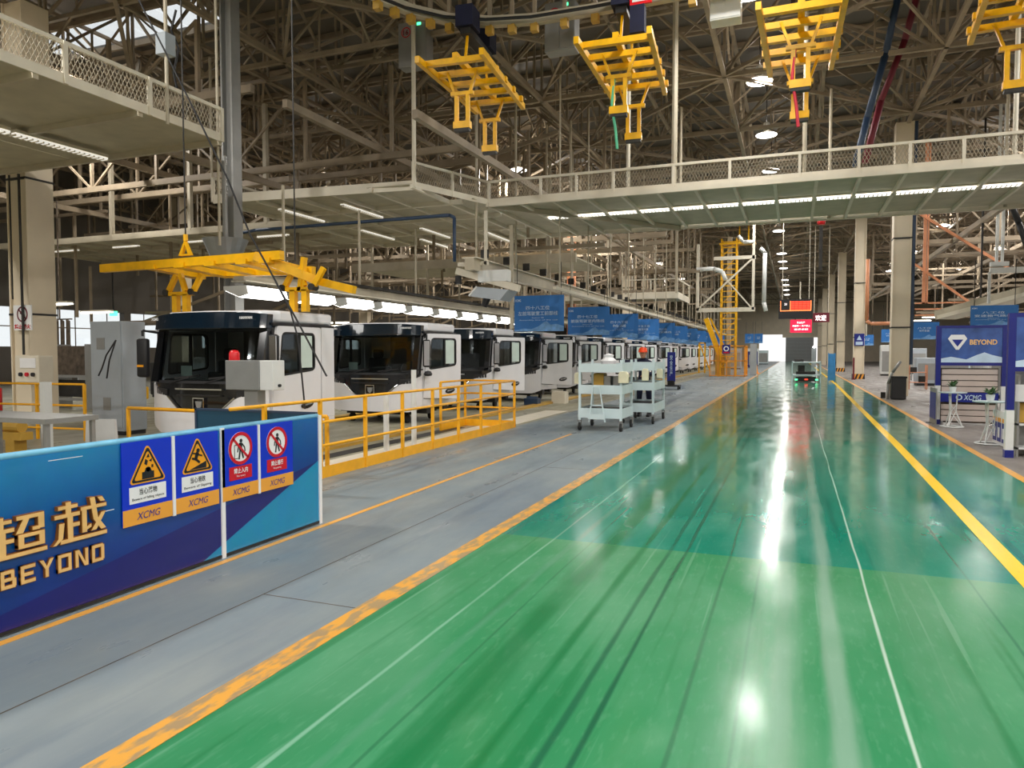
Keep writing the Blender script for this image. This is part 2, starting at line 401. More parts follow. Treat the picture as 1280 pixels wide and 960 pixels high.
def truss(p0, p1, panel, near, zb=ZB, zt=ZT, cw=.13, ww=.075):
    global nweb
    p0 = Vector(p0); p1 = Vector(p1); L_ = (p1-p0).length; n = max(1, round(L_/panel)); mb = MB()
    up = Vector((0,0,1))
    for z in (zb, zt): mb.bar(p0+up*z, p1+up*z, cw)
    P = [p0.lerp(p1, i/n) for i in range(n+1)]
    mem = []
    for i in range(n):
        mem.append((P[i]+up*zb, P[i]+up*zt, ww))
        a, c = (zb, zt) if i % 2 == 0 else (zt, zb)
        mem.append((P[i]+up*a, P[i+1]+up*c, ww))
        mem.append((P[i].lerp(P[i+1],.5)+up*((zb+zt)/2), P[i].lerp(P[i+1],.5)+up*(zb if i%2 else zb), ww*.7))
    o = put('roof_truss', mb, 'steel', ceiling)
    rest = MB()
    for a, c, wd in mem:
        if near and nweb < 290 and -26 < a.x < 8 and a.y < 36: member(a, c, wd, o); nweb += 1
        else: rest.bar(a, c, wd)
    if rest.v: put('truss_web', rest, 'steel', o)
for y in [6,12,18,24,30,36,42,48,54,60,66,72,78,84,90,102,114,126,138]: truss((-45,y,0), (40,y,0), 3, 9 < y < 34)
for x in [-38.7,-32.6,-26.6,-20.5,-14.4,-8.3,-2.2,3.9,10,16.1,22.2,28.3]:
    truss((x,3,0), (x,147,0), 3, False)
for y in [9,15,21,27,33,39,45,51,57,63,69,75,81,87]: truss((-45,y,0), (40,y,0), 3, False, zb=ZB+.9, zt=ZT+.2, cw=.11, ww=.07)
for x in [-29.6,-23.5,-17.5,-11.4,-5.2,.8,7,13]: truss((x,3,0), (x,90,0), 3, False, zb=ZB+.9, zt=ZT+.2, cw=.11, ww=.07)
# horizontal cross bracing between the bottom chords
b = MB()
for i, x in enumerate([-32.6,-26.6,-20.5,-14.4,-8.3,-2.2,3.9,10,16.1]):
    for y in range(6, 90, 6):
        if (i+y//6) % 2: b.bar((x,y,ZB), (x+6.1,y+6,ZB), .1)
        else: b.bar((x+6.1,y,ZB), (x,y+6,ZB), .1)
put('wind_brace', b, 'steel', ceiling)
b = MB()
for i, x in enumerate([-32.6,-26.6,-20.5,-14.4,-8.3,-2.2,3.9,10,16.1]):
    for y in range(6, 84, 6):
        b.bar((x,y,ZB), (x+3,y+3,ZT), .08); b.bar((x+6.1,y+6,ZB), (x+3,y+3,ZT), .08)
        b.bar((x+6.1,y,ZB), (x+3,y+3,ZT), .08); b.bar((x,y+6,ZB), (x+3,y+3,ZT), .08)
put('knee_brace', b, 'steel', ceiling)
b = MB()
for i in range(-13, 9):
    x = i*3.05+3.9
    for y in range(9, 60, 3):
        b.bar((x,y,ZB-.0), (x+3.05,y,ZT), .055) if (i+y//3) % 2 else b.bar((x+3.05,y,ZB), (x,y,ZT), .055)
        b.bar((x,y,ZB), (x,y+3,ZT), .055) if (i+y//3) % 2 else b.bar((x,y+3,ZB), (x,y,ZT), .055)
tag(put('lattice_rods', b, 'steel', ceiling), kind='stuff')
# hung steel grid carrying the conveyor, over the cab lines
def hung_frame(y, x0, x1, z, step=3.2):
    mb = MB().bar((x0,y,z), (x1,y,z), .14, .2)
    o = put('hung_beam', mb, 'steel', ceiling)
    h = MB(); x = x0; k = 0
    while x <= x1+.01:
        h.bar((x,y,z), (x,y,ZB), .1)
        if x+step <= x1: h.bar((x,y,z if k%2 else ZB), (x+step,y,ZB if k%2 else z), .07)
        x += step; k += 1
    put('hanger', h, 'steel', o)
for y, x0, x1, z in ((15,-34,-13,8.4),(19.5,-34,-9,7.7),(24,-34,-10,8.6),(28.5,-36,-6,7.6),(17.2,-34,-17,9.4),(21.5,-34,-17,7.9),(26.4,-36,-10,9.2),(30.5,-36,-8,8.6),(35.5,-36,-6,8.4),(41,-38,-6,8.6),(47,-38,-6,8.2),(33.5,6,30,8.8),(41,6,30,8.6),(33,-36,-6,6.4),(38,-38,-6,7.4),(44,-38,-6,6.6),(50,-38,-6,7.2),(58,-38,-6,6.6),(66,-38,-6,7),
                     (30,5,30,7.4),(37,5,30,6.6),(46,5,30,7),(56,5,30,6.4),(68,5,30,7)): hung_frame(y, x0, x1, z)
b = MB()
for x, z in ((-28,7.6),(-22,8.3),(-17,7.5),(-12,7.9),(-8.3,7.2),(6.5,6.6),(11,7.3),(18,6.9)): b.bar((x,15 if x<0 else 28,z), (x,90,z), .15, .2)
put('conveyor_beam', b, 'steel', ceiling)
b = MB()
random.seed(3)
for k in range(330):
    x = random.uniform(-38,-9); y = random.uniform(22, 80); z = random.uniform(2.8 if x < -14 else 4.0, 8.5)
    if random.random() < .55: b.bar((x,y,z), (x,y,z+random.uniform(2,5)), .09)
    else: b.bar((x,y,z), (x+random.uniform(2,7),y,z+random.choice((0,0,0,1.5))), .12)
for k in range(110):
    x = random.uniform(5.5,30); y = random.uniform(36, 90); z = random.uniform(4.0, 8)
    if random.random() < .5: b.bar((x,y,z), (x,y,z+random.uniform(2,5)), .1)
    else: b.bar((x,y,z), (x+random.uniform(2,7),y,z+random.choice((0,0,0,2))), .12)
tag(put('service_pipes', b, 'steel', ceiling), kind='stuff')

# ---- columns of the hall (an H section clad with flanges)
def column(x, y, wd, top, m='column', n=0):
    c = struct('trim_%d' % n, MB().box(x-wd/2,x-wd/2+.05,y-wd/2,y+wd/2,0,top).box(x+wd/2-.05,x+wd/2,y-wd/2,y+wd/2,0,top)
               .box(x-wd/2+.05,x+wd/2-.05,y-wd/2+.05,y+wd/2-.05,0,top), m)
    put('column_clamp', MB().box(x-wd/2-.015,x+wd/2+.015,y-wd/2-.015,y+wd/2+.015,2.6,2.65).box(x-wd/2-.015,x+wd/2+.015,y-wd/2-.015,y+wd/2+.015,6,6.05), 'dark', c)
    return c
cols = {}
for i, y in enumerate((31.5,50.5,69.5,88.5,107.5,126.5)):
    cols[i] = column(3.78, y, .62, ZB, n=20+i)
cleft = column(-18.3, 12.85, .72, ZB, n=30)
column(-14.4, 48, .5, ZB, m='orange', n=31); column(-14.4, 66, .8, ZB, n=32); column(-14.4, 84, .8, ZB, n=33)
column(22.2, 50.5, .8, ZB, n=34); column(22.2, 69.5, .8, ZB, n=35); column(-32.6, 31.5, .8, ZB, n=36); column(-32.6, 50.5, .8, ZB, n=37)
# striped kick guards on the column feet
for i in (1, 2):
    y = (31.5,50.5,69.5)[i]
    g = thing('column_guard', 'black and yellow striped guard around foot of the %s pillar beyond the black bin' % ('first' if i == 1 else 'second'), 'guard', (3.8,y,0))
    put('guard_body', MB().box(3.42,4.14,y-.38,y-.34,0,.32).box(3.42,3.46,y-.34,y+.34,0,.32), 'signblack', g)
    s = D2('y', y-.381, .004)
    for k in range(3): s.poly([(3.44+k*.22,0),(3.55+k*.22,0),(3.66+k*.22,.32),(3.55+k*.22,.32)])
    put('stripe', s.m, 'signorange', g)
# grey pipe beside the nearest pillar
b = MB(); b.box(4.12,4.22,31.25,31.5,1.2,ZB); tag(put('riser_duct', b, 'pipeblue'), 'dark blue-grey square duct running up the side of the nearest right pillar', 'duct')
# ---- walls
b = MB().box(-60,-6.5,149.5,150,0,ZR).box(4.6,45,149.5,150,0,ZR).box(-6.5,4.6,149.5,150,5.2,ZR).box(-2.2,4.6,149.5,150,4.6,5.2)
wb = struct('wall_back', b, 'column', world=False)
d = struct('door_1', MB().box(-1.6,3.4,149.3,149.45,0,4.6), 'cab_grey', world=False)
u = MB().box(-1.6,3.4,149.26,149.3,0,.1).mesh('shutter_slat'); u.materials.append(M['grey'])
for k in range(23):
    o = bpy.data.objects.new('shutter_slat', u); COL.objects.link(o); o.parent = d; o.location = (0,0,k*.2)
b = MB().box(-40.4,-40,-32,150,0,2.0).box(-40.4,-40,-32,150,4.2,ZR)
for y in range(-32,150,6): b.box(-40.4,-40,y,y+.5,2.0,4.2)
struct('wall_front', MB().box(-60,45,-32.4,-32,0,ZR), 'column', world=False)
wl = struct('wall_left', b, 'roof', world=False)
b = MB()
for y in range(-32,150,6):
    for k in range(5): b.box(-40.25,-40.2,y+.6+k*1.08,y+.64+k*1.08,2,4.2)
    b.box(-40.25,-40.2,y+.5,y+6,3.1,3.16)
put('window_bars', b, 'steel', wl)
struct('window_2', MB().box(-40.3,-40.28,-32,150,2.0,4.2), 'pane', world=False)
b = MB().box(34,34.4,-32,150,0,2.0).box(34,34.4,-32,150,4.4,ZR)
for y in range(-32,150,6): b.box(34,34.4,y,y+1.0,2.0,4.4)
struct('wall_right', b, 'column', world=False)
struct('window_3', MB().box(34.2,34.22,-32,150,2.0,4.4), 'pane', world=False)

# ================================================================ LAMPS
def high_bay(x, y, z, label, grp, watts):
    t = thing('high_bay_lamp', label, 'lamp', (x,y,z), grp)
    put('shade', MB().lathe([(.10,.30),(.12,.16),(.42,.02),(.44,0),(.41,.0),(.10,.13)], n=16), 'cream', t, world=False, smooth=True)
    put('diffuser', MB().lathe([(.40,.005),(.40,-.03),(.0,-.05)], n=16), 'lampw', t, world=False)
    put('driver_box', MB().lathe([(0,.48),(.12,.48),(.14,.30),(0,.30)], n=10), 'white_matte', t, world=False)
    put('suspension', MB().tube((0,0,.46), (0,0,2.0), .02, 6), 'dark', t, world=False)
    return t
def light_at(parent, watts, dz=-.12):
    l = bpy.data.lights.new('bulb', 'AREA'); l.shape = 'DISK'; l.size = .8; l.energy = watts; l.color = (1,.97,.92)
    o = bpy.data.objects.new('bulb', l); COL.objects.link(o); o.parent = parent; o.location = (0,0,dz)
    l = bpy.data.lights.new('truss_fill', 'POINT'); l.shadow_soft_size = .12; l.energy = watts*.22; l.color = (1,.93,.84)   # point light added above the fixture to brighten the trusses
    o = bpy.data.objects.new('truss_fill', l); COL.objects.link(o); o.parent = parent; o.location = (0,0,.62)
ORD = ['nearest','second','third','fourth','fifth','sixth','seventh','eighth','ninth','tenth','eleventh','twelfth','thirteenth','fourteenth','fifteenth','sixteenth']
lamp0 = None; k = 0
for y in [-24.4,-18.2,-12,-5.8,0.4,6.6,12.8,19.0,25.2,31.4,37.6,43.8,50.0,56.2,69,75,81,94,101,109,118,128,140]:  # lamps behind the camera and the last two added to brighten the hall
    vis = y > 24
    lab = ('white round high bay lamp over the green aisle, %s seen from the camera' % ORD[k]) if vis else 'unseen white high bay lamp over the aisle beside or behind the camera, %s from front wall' % ORD[int((y+25)/6.2)]
    if vis: k += 1
    if lamp0 is None: lamp0 = high_bay(-1.2, y, ZB+.1, lab, 'high bay lamps over the aisle', LAMP_W); o = lamp0
    else: o = dup(lamp0, (-1.2,y,ZB+.1), lab)
    light_at(o, LAMP_W if y < 60 else LAMP_W*.8)
for x in (-23.6,-12.6,9.5,16,24):  # both left rows are added lamps that light the left side
    nrow = 0
    for y in (-22,-8,5,14 if x == -12.6 else 18,33,46,58,72,88):
        if x > 17 and y < 30: continue
        if x == -12.6 and y == 14: continue
        o = dup(lamp0, (x,y,ZB+.1), 'white high bay lamp over the %s, %s along its row' % ({-23.6:'far left hall, added for light',-12.6:'left side of the cab line, added for light',9.5:'near right hall',16:'middle right hall',24:'far right hall'}[x], ORD[nrow].replace('nearest','first')), 'high bay lamps among the trusses'); nrow += 1
        light_at(o, LAMP_W*4.2)

# ================================================================ BLUE BARRIER FENCE
FX = -4.25
bf = thing('barrier_fence', 'blue printed barrier fence with raised gold lettering along the grey walkway', 'fence', (FX,3.6,0))
def bannermat(name, cyan=None, dark=True):
    m = bpy.data.materials.new(name); m.use_nodes = True; nt = m.node_tree; N = nt.nodes.new; L = nt.links.new
    b = nt.nodes['Principled BSDF']; b.inputs['Roughness'].default_value = .22; b.inputs['Coat Weight'].default_value = .3
    tc = N('ShaderNodeTexCoord'); s = N('ShaderNodeSeparateXYZ'); L(tc.outputs['Object'], s.inputs[0])
    def lin(a, c, k):   # a*y + c*z + k
        x = N('ShaderNodeMath'); x.operation = 'MULTIPLY_ADD'; L(s.outputs[1], x.inputs[0]); x.inputs[1].default_value = a; x.inputs[2].default_value = k
        y = N('ShaderNodeMath'); y.operation = 'MULTIPLY_ADD'; L(s.outputs[2], y.inputs[0]); y.inputs[1].default_value = c; L(x.outputs[0], y.inputs[2]); return y.outputs[0]
    r = N('ShaderNodeValToRGB'); L(lin(-.10, 1, -.05), r.inputs[0]); e = r.color_ramp.elements
    e[0].position = .02; e[0].color = srgb(18,36,118)+(1,); e[1].position = 1.05; e[1].color = srgb(30,132,196)+(1,)
    x = r.color_ramp.elements.new(.32); x.color = srgb(8,62,150)+(1,); x = r.color_ramp.elements.new(.7); x.color = srgb(10,92,172)+(1,)
    n = N('ShaderNodeTexNoise'); n.inputs['Scale'].default_value = 5; L(tc.outputs['Object'], n.inputs['Vector'])
    # the slanted bands of the print
    def step(v):
        q = N('ShaderNodeMapRange'); L(v, q.inputs[0]); q.inputs['From Min'].default_value = -.004; q.inputs['From Max'].default_value = .004; return q.outputs[0]
    def mix(f, a, c):
        q = N('ShaderNodeMix'); q.data_type = 'RGBA'; L(f, q.inputs[0]); L(a, q.inputs[6])
        if isinstance(c, tuple): q.inputs[7].default_value = c+(1,)
        return q.outputs[2]
    c = mix(step(lin(.16, -1, .27)), r.outputs[0], srgb(24,28,120))
    c = mix(step(lin(.40, -1, -.24)), c, srgb(24,150,202))
    q = N('ShaderNodeMix'); q.data_type = 'RGBA'; q.blend_type = 'MULTIPLY'; q.inputs[0].default_value = .25; L(c, q.inputs[6]); L(n.outputs['Color'], q.inputs[7])
    L(q.outputs[2], b.inputs['Base Color'])
    bp = N('ShaderNodeBump'); bp.inputs['Strength'].default_value = .25; bp.inputs['Distance'].default_value = .01; L(n.outputs[0], bp.inputs['Height']); L(bp.outputs[0], b.inputs['Normal'])
    return m
M['fence_print'] = bannermat('fence_print')
for y0, y1 in ((.9,2.45),(2.47,4.47),(4.50,5.74)):
    put('panel', MB().box(FX-.02,FX,y0,y1,.03,1.03), 'fence_print', bf)
    put('bottom_strip', MB().box(FX-.025,FX+.006,y0,y1,.01,.03), 'dark', bf)
put('top_rail', MB().tube((FX-.02,.9,1.045),(FX-.02,5.75,1.045),.022,8), 'railblue', bf, smooth=True)
for y, z0 in ((2.46,0),(4.485,0),(5.755,0)):
    put('post', MB().box(FX-.03,FX+.012,y-.02,y+.02,z0,1.05), 'signwhite', bf)
for y in (1.3,2.2,3.2,4.2,5.3): put('foot', MB().bar((FX-.02,y,.02),(FX-.32,y,.02),.04).bar((FX-.3,y,.02),(FX-.03,y,.6),.03), 'grey', bf)
# square-cut raised characters, stroke by stroke in a unit box
RAD = [('r',.07,.44,.84,.92),('r',.21,.31,.70,1.0),('r',0,.48,.63,.72),('r',.24,.34,.09,.64),('r',.33,.47,.37,.46),('p',(.08,.50),(.18,.50),(.14,.12),(.02,.0),(-.04,.0),(.06,.14)),('r',.10,1.02,.0,.09)]
GLYPH = {'chao': RAD+[('r',.52,.98,.87,.96),('r',.88,.98,.58,.9),('r',.78,.9,.56,.64),('p',(.64,.9),(.74,.9),(.62,.54),(.50,.54)),('r',.54,.98,.43,.51),('r',.54,.98,.17,.25),('r',.54,.63,.2,.48),('r',.89,.98,.2,.48)],
 'yue': RAD+[('r',.50,1.02,.72,.80),('r',.52,.61,.16,.76),('p',(.52,.16),(.70,.26),(.70,.34),(.55,.25)),('p',(.68,1.0),(.78,1.0),(.84,.46),(1.0,.16),(.90,.14),(.75,.44)),('p',(.92,.58),(1.0,.58),(.80,.16),(.70,.16)),('p',(.84,.98),(.93,.98),(.99,.86),(.90,.86))],
 'B': [('r',0,.22,0,1),('r',0,.85,.82,1),('r',0,.9,.41,.59),('r',0,.95,0,.18),('r',.68,.88,.5,.95),('r',.75,1,.08,.5)], 'E': [('r',0,.22,0,1),('r',0,1,.82,1),('r',0,.85,.41,.59),('r',0,1,0,.18)],
 'Y': [('p',(0,1),(.26,1),(.6,.45),(.4,.45)),('p',(.74,1),(1,1),(.6,.45),(.4,.45)),('r',.39,.61,0,.47)], 'O': [('r',0,.22,0,1),('r',.78,1,0,1),('r',0,1,.83,1),('r',0,1,0,.17)],
 'N': [('r',0,.22,0,1),('r',.78,1,0,1),('p',(.1,1),(.3,1),(.9,0),(.7,0))], 'D': [('r',0,.22,0,1),('r',.76,1,.08,.92),('r',0,.9,.83,1),('r',0,.9,0,.17)]}
def gold(name, g, u0, u1, w0, w1, dp):
    for kk, (m_, d0, d1, gr_) in enumerate((('goldside', .001, dp-.002, .0035), ('gold', dp-.002, dp, 0))):
        mb = MB()
        for j, q in enumerate(GLYPH[g]):
            pts = [(q[1],q[3]),(q[2],q[3]),(q[2],q[4]),(q[1],q[4])] if q[0] == 'r' else list(q[1:])
            cx = sum(p_[0] for p_ in pts)/len(pts); cy = sum(p_[1] for p_ in pts)/len(pts)
            P_ = [(u0+p_[0]*(u1-u0)+(gr_ if p_[0] > cx else -gr_), w0+p_[1]*(w1-w0)+(gr_ if p_[1] > cy else -gr_)) for p_ in pts]
            mb.prism(P_, 'x', FX+d0, FX+d1+j*.0002)
        if kk == 0: o = put(name+'_side', mb, m_, bf)
        else: put(name, mb, m_, bf)
gold('gold_character', 'chao', 2.64, 3.0, .455, .70, .03); gold('gold_character', 'yue', 3.06, 3.41, .46, .715, .03)
for i, ch in enumerate('BEYOND'): gold('gold_letter', ch, 2.735+i*.116, 2.822+i*.116, .28+i*.001, .385+i*.002, .02)
b = MB()
b.box(FX-.001,FX+.001,3.05,3.28,.985,.989).box(FX-.001,FX+.0012,3.43,3.5,.595,.6)
put('scratch', b, 'signwhite', bf)
# safety signs
def safety_sign(y0, y1, label, kind, txt, eng):
    z0, z1 = .455, 1.035; yc = (y0+y1)/2; W_ = y1-y0; at = FX+.012
    t = thing('safety_sign', label, 'sign', (at,yc,z0), 'safety signs on the blue fence')
    put('board', MB().box(FX+.004,at,y0,y1,z0,z1), 'signblue', t)
    put('footer', D2('x',at).rect(y0,y1,z0,z0+.115).m, 'signorange', t)
    text('logo_lettering', 'XCMG', 'signnavy', t, 'x', at+.002, (yc-.10,yc+.10,z0+.033,z0+.083), .002, 0, shear=.25)
    if kind in 'ab':
        cz = .86; R_ = .17
        tri = lambda r: [(yc+r*math.cos(a), cz-.03+r*math.sin(a)) for a in (PI/2, PI/2+2*PI/3, PI/2+4*PI/3)]
        def rounded(r, q):
            P = []
            for a in (PI/2, PI/2+2*PI/3, PI/2+4*PI/3):
                cx, cy = yc+(r-q*2)*math.cos(a), cz-.03+(r-q*2)*math.sin(a)
                for j in range(-3, 4): P.append((cx+q*math.cos(a+j*PI/9), cy+q*math.sin(a+j*PI/9)))
            return P
        put('warning_triangle', D2('x',at,.003).poly(rounded(.185,.02)).m, 'signyellow', t)
        m2 = MB(); m2.ring(rounded(.165,.014), rounded(.138,.012), 'x', at, at+.0045); put('triangle_border', m2, 'signblack', t)
        s = D2('x', at+.0015, .004)
        if kind == 'a':
            s.rect(yc-.05,yc+.05,cz-.095,cz-.045).disc(yc,cz-.03,.018).poly([(yc-.03,cz-.045),(yc+.03,cz-.045),(yc+.018,cz-.018),(yc-.018,cz-.018)])
            s.poly([(yc-.03,cz+.01),(yc-.01,cz+.0),(yc+.0,cz+.03),(yc-.02,cz+.045)]).poly([(yc+.01,cz+.03),(yc+.03,cz+.02),(yc+.035,cz+.045)]).poly([(yc-.01,cz+.055),(yc+.015,cz+.055),(yc+.005,cz+.08)]).rect(yc+.03,yc+.045,cz-.02,cz)
        else:
            s.disc(yc+.005,cz+.045,.016).line([(yc+.0,cz+.03),(yc-.02,cz-.02)],.03).line([(yc-.02,cz-.02),(yc-.055,cz-.01)],.016).line([(yc-.02,cz-.02),(yc+.02,cz-.05)],.018).line([(yc-.005,cz+.015),(yc+.045,cz+.0)],.012).line([(yc-.01,cz+.02),(yc-.055,cz+.03)],.012)
            s.poly([(yc-.08,cz-.095),(yc+.085,cz-.095),(yc+.085,cz-.045)])
        put('pictogram', s.m, 'signblack', t)
        put('caption_plate', D2('x',at).rect(yc-.155,yc+.155,z0+.15,z0+.265).m, 'signwhite', t)
        text('caption', txt, 'signblack', t, 'x', at+.002, (yc-.075,yc+.075,z0+.205,z0+.25), .002, .01)
        text('caption', eng, 'signblack', t, 'x', at+.002, (yc-.135,yc+.135,z0+.165,z0+.188), .002, .005)
    else:
        cz = .865
        put('disc', D2('x',at,.003).disc(yc,cz,.135,28).m, 'signwhite', t)
        s = D2('x', at+.0015, .003)
        s.disc(yc+.005,cz+.062,.016).line([(yc,cz+.045),(yc-.002,cz-.01)],.036).line([(yc-.006,cz-.01),(yc-.02,cz-.09)],.016).line([(yc+.006,cz-.01),(yc+.03,cz-.085)],.016)
        s.line([(yc+.012,cz+.04),(yc+.045,cz+.005),(yc+.05,cz-.03)],.012).line([(yc-.012,cz+.04),(yc-.03,cz),(yc-.035,cz-.03)],.011)
        if kind == 'c': s.line([(yc-.07,cz-.08),(yc-.07,cz+.03),(yc-.035,cz+.03)],.006).line([(yc-.07,cz-.08),(yc-.03,cz-.08)],.006)
        put('pictogram', s.m, 'signblack', t)
        h = D2('x', at+.003, .003).hoop(yc,cz,.135,.108); h.line([(yc-.085,cz+.085),(yc+.085,cz-.085)],.02); put('prohibition_ring', h.m, 'signred', t)
        put('caption_plate', D2('x',at).rect(yc-.13,yc+.13,z0+.155,z0+.265).m, 'signred', t)
        text('caption', txt, 'signwhite', t, 'x', at+.002, (yc-.08,yc+.08,z0+.205,z0+.25), .002, .02)
        text('caption', eng, 'signwhite', t, 'x', at+.002, (yc-.05,yc+.05,z0+.172,z0+.192), .002, .005)
safety_sign(3.555,3.975,'warning sign, yellow triangle with falling objects, nearest to the gold lettering','a','当心落物','Beware of falling objects')
safety_sign(4.005,4.435,'warning sign, yellow triangle with a slipping figure, left of the white seam','b','当心滑跌','Beware of Slipping')
safety_sign(4.475,4.885,'prohibition sign, red ring over a figure at a doorway, right of the white seam','c','禁止入内','No entry')
safety_sign(4.91,5.345,'prohibition sign, red ring over a lone standing figure, rightmost on fence','d','禁止通行','No passing')
for y in (3.99, 4.897): tag(put('cover_strip', MB().box(FX+.004,FX+.02,y-.012,y+.012,.45,1.04), 'signwhite', bf))
# dark teal sheet barrier behind the fence
tb = thing('sheet_barrier', 'dark teal sheet barrier standing just behind the blue fence', 'barrier', (-6.1,6.8,0))
put('sheet', MB().box(-6.83,-5.05,6.78,6.8,.1,.96), 'teal_sheet', tb); put('sheet_frame', MB().box(-6.83,-6.8,6.77,6.81,0,.97).box(-5.08,-5.05,6.77,6.81,0,.97).box(-6.83,-5.05,6.77,6.81,.95,.975), 'pipeblue', tb)

# ================================================================ YELLOW GUARD RAILS
def guard_rail(label, pts, posts, zs=(1.03,.74,.43), kick=True, r=.021, m='yrail'):
    c = pts[0]; t = thing('guard_rail', label, 'railing', (c[0],c[1],0))
    for z in zs:
        put('rail', MB().path([(x,y,z) for x, y in pts], r, 8), m, t, smooth=True)
    for x, y in posts: put('post', MB().box(x-.022,x+.022,y-.022,y+.022,0,zs[0]), m, t)
    if kick:
        for a, c in zip(pts, pts[1:]): put('kick_plate', MB().bar((a[0],a[1],.075),(c[0],c[1],.075),.02,.15), m, t)
    return t
guard_rail('yellow three-bar guard rail along the edge of the cab line floor', [(-5.75,6.2),(-5.75,14.82),(-6.95,14.82),(-6.95,13.6)],
    [(-5.75,y) for y in (6.75,7.81,8.87,9.93,10.95,11.97,12.99,13.98,14.82)]+[(-6.95,14.82),(-6.95,13.6)])
g = guard_rail('yellow bent guard rail in front of the nearest cab bumper', [(-9.9,8.45),(-6.0,8.3)], [(-9.9,8.45),(-6.0,8.3)], zs=(.77,), kick=False, r=.028)
guard_rail('yellow two-bar railing behind the steel table at the left edge', [(-15.4,9.3),(-12.35,9.6)], [(-13.5,9.5),(-12.35,9.6),(-15.4,9.3)], zs=(1.06,.66,.22), kick=False)
# white bandaged posts behind the rail
for i, (x, y) in enumerate(((-6.15,10.1),(-6.22,11.14))):
    tag(put('bollard', MB().tube((x,y,0),(x,y,1.0 if i == 0 else 1.35),.045,12), 'white_matte', smooth=False), 'white wrapped post behind the yellow rail, %s' % ('the shorter one on the left' if i == 0 else 'the taller one on the right'), 'post')

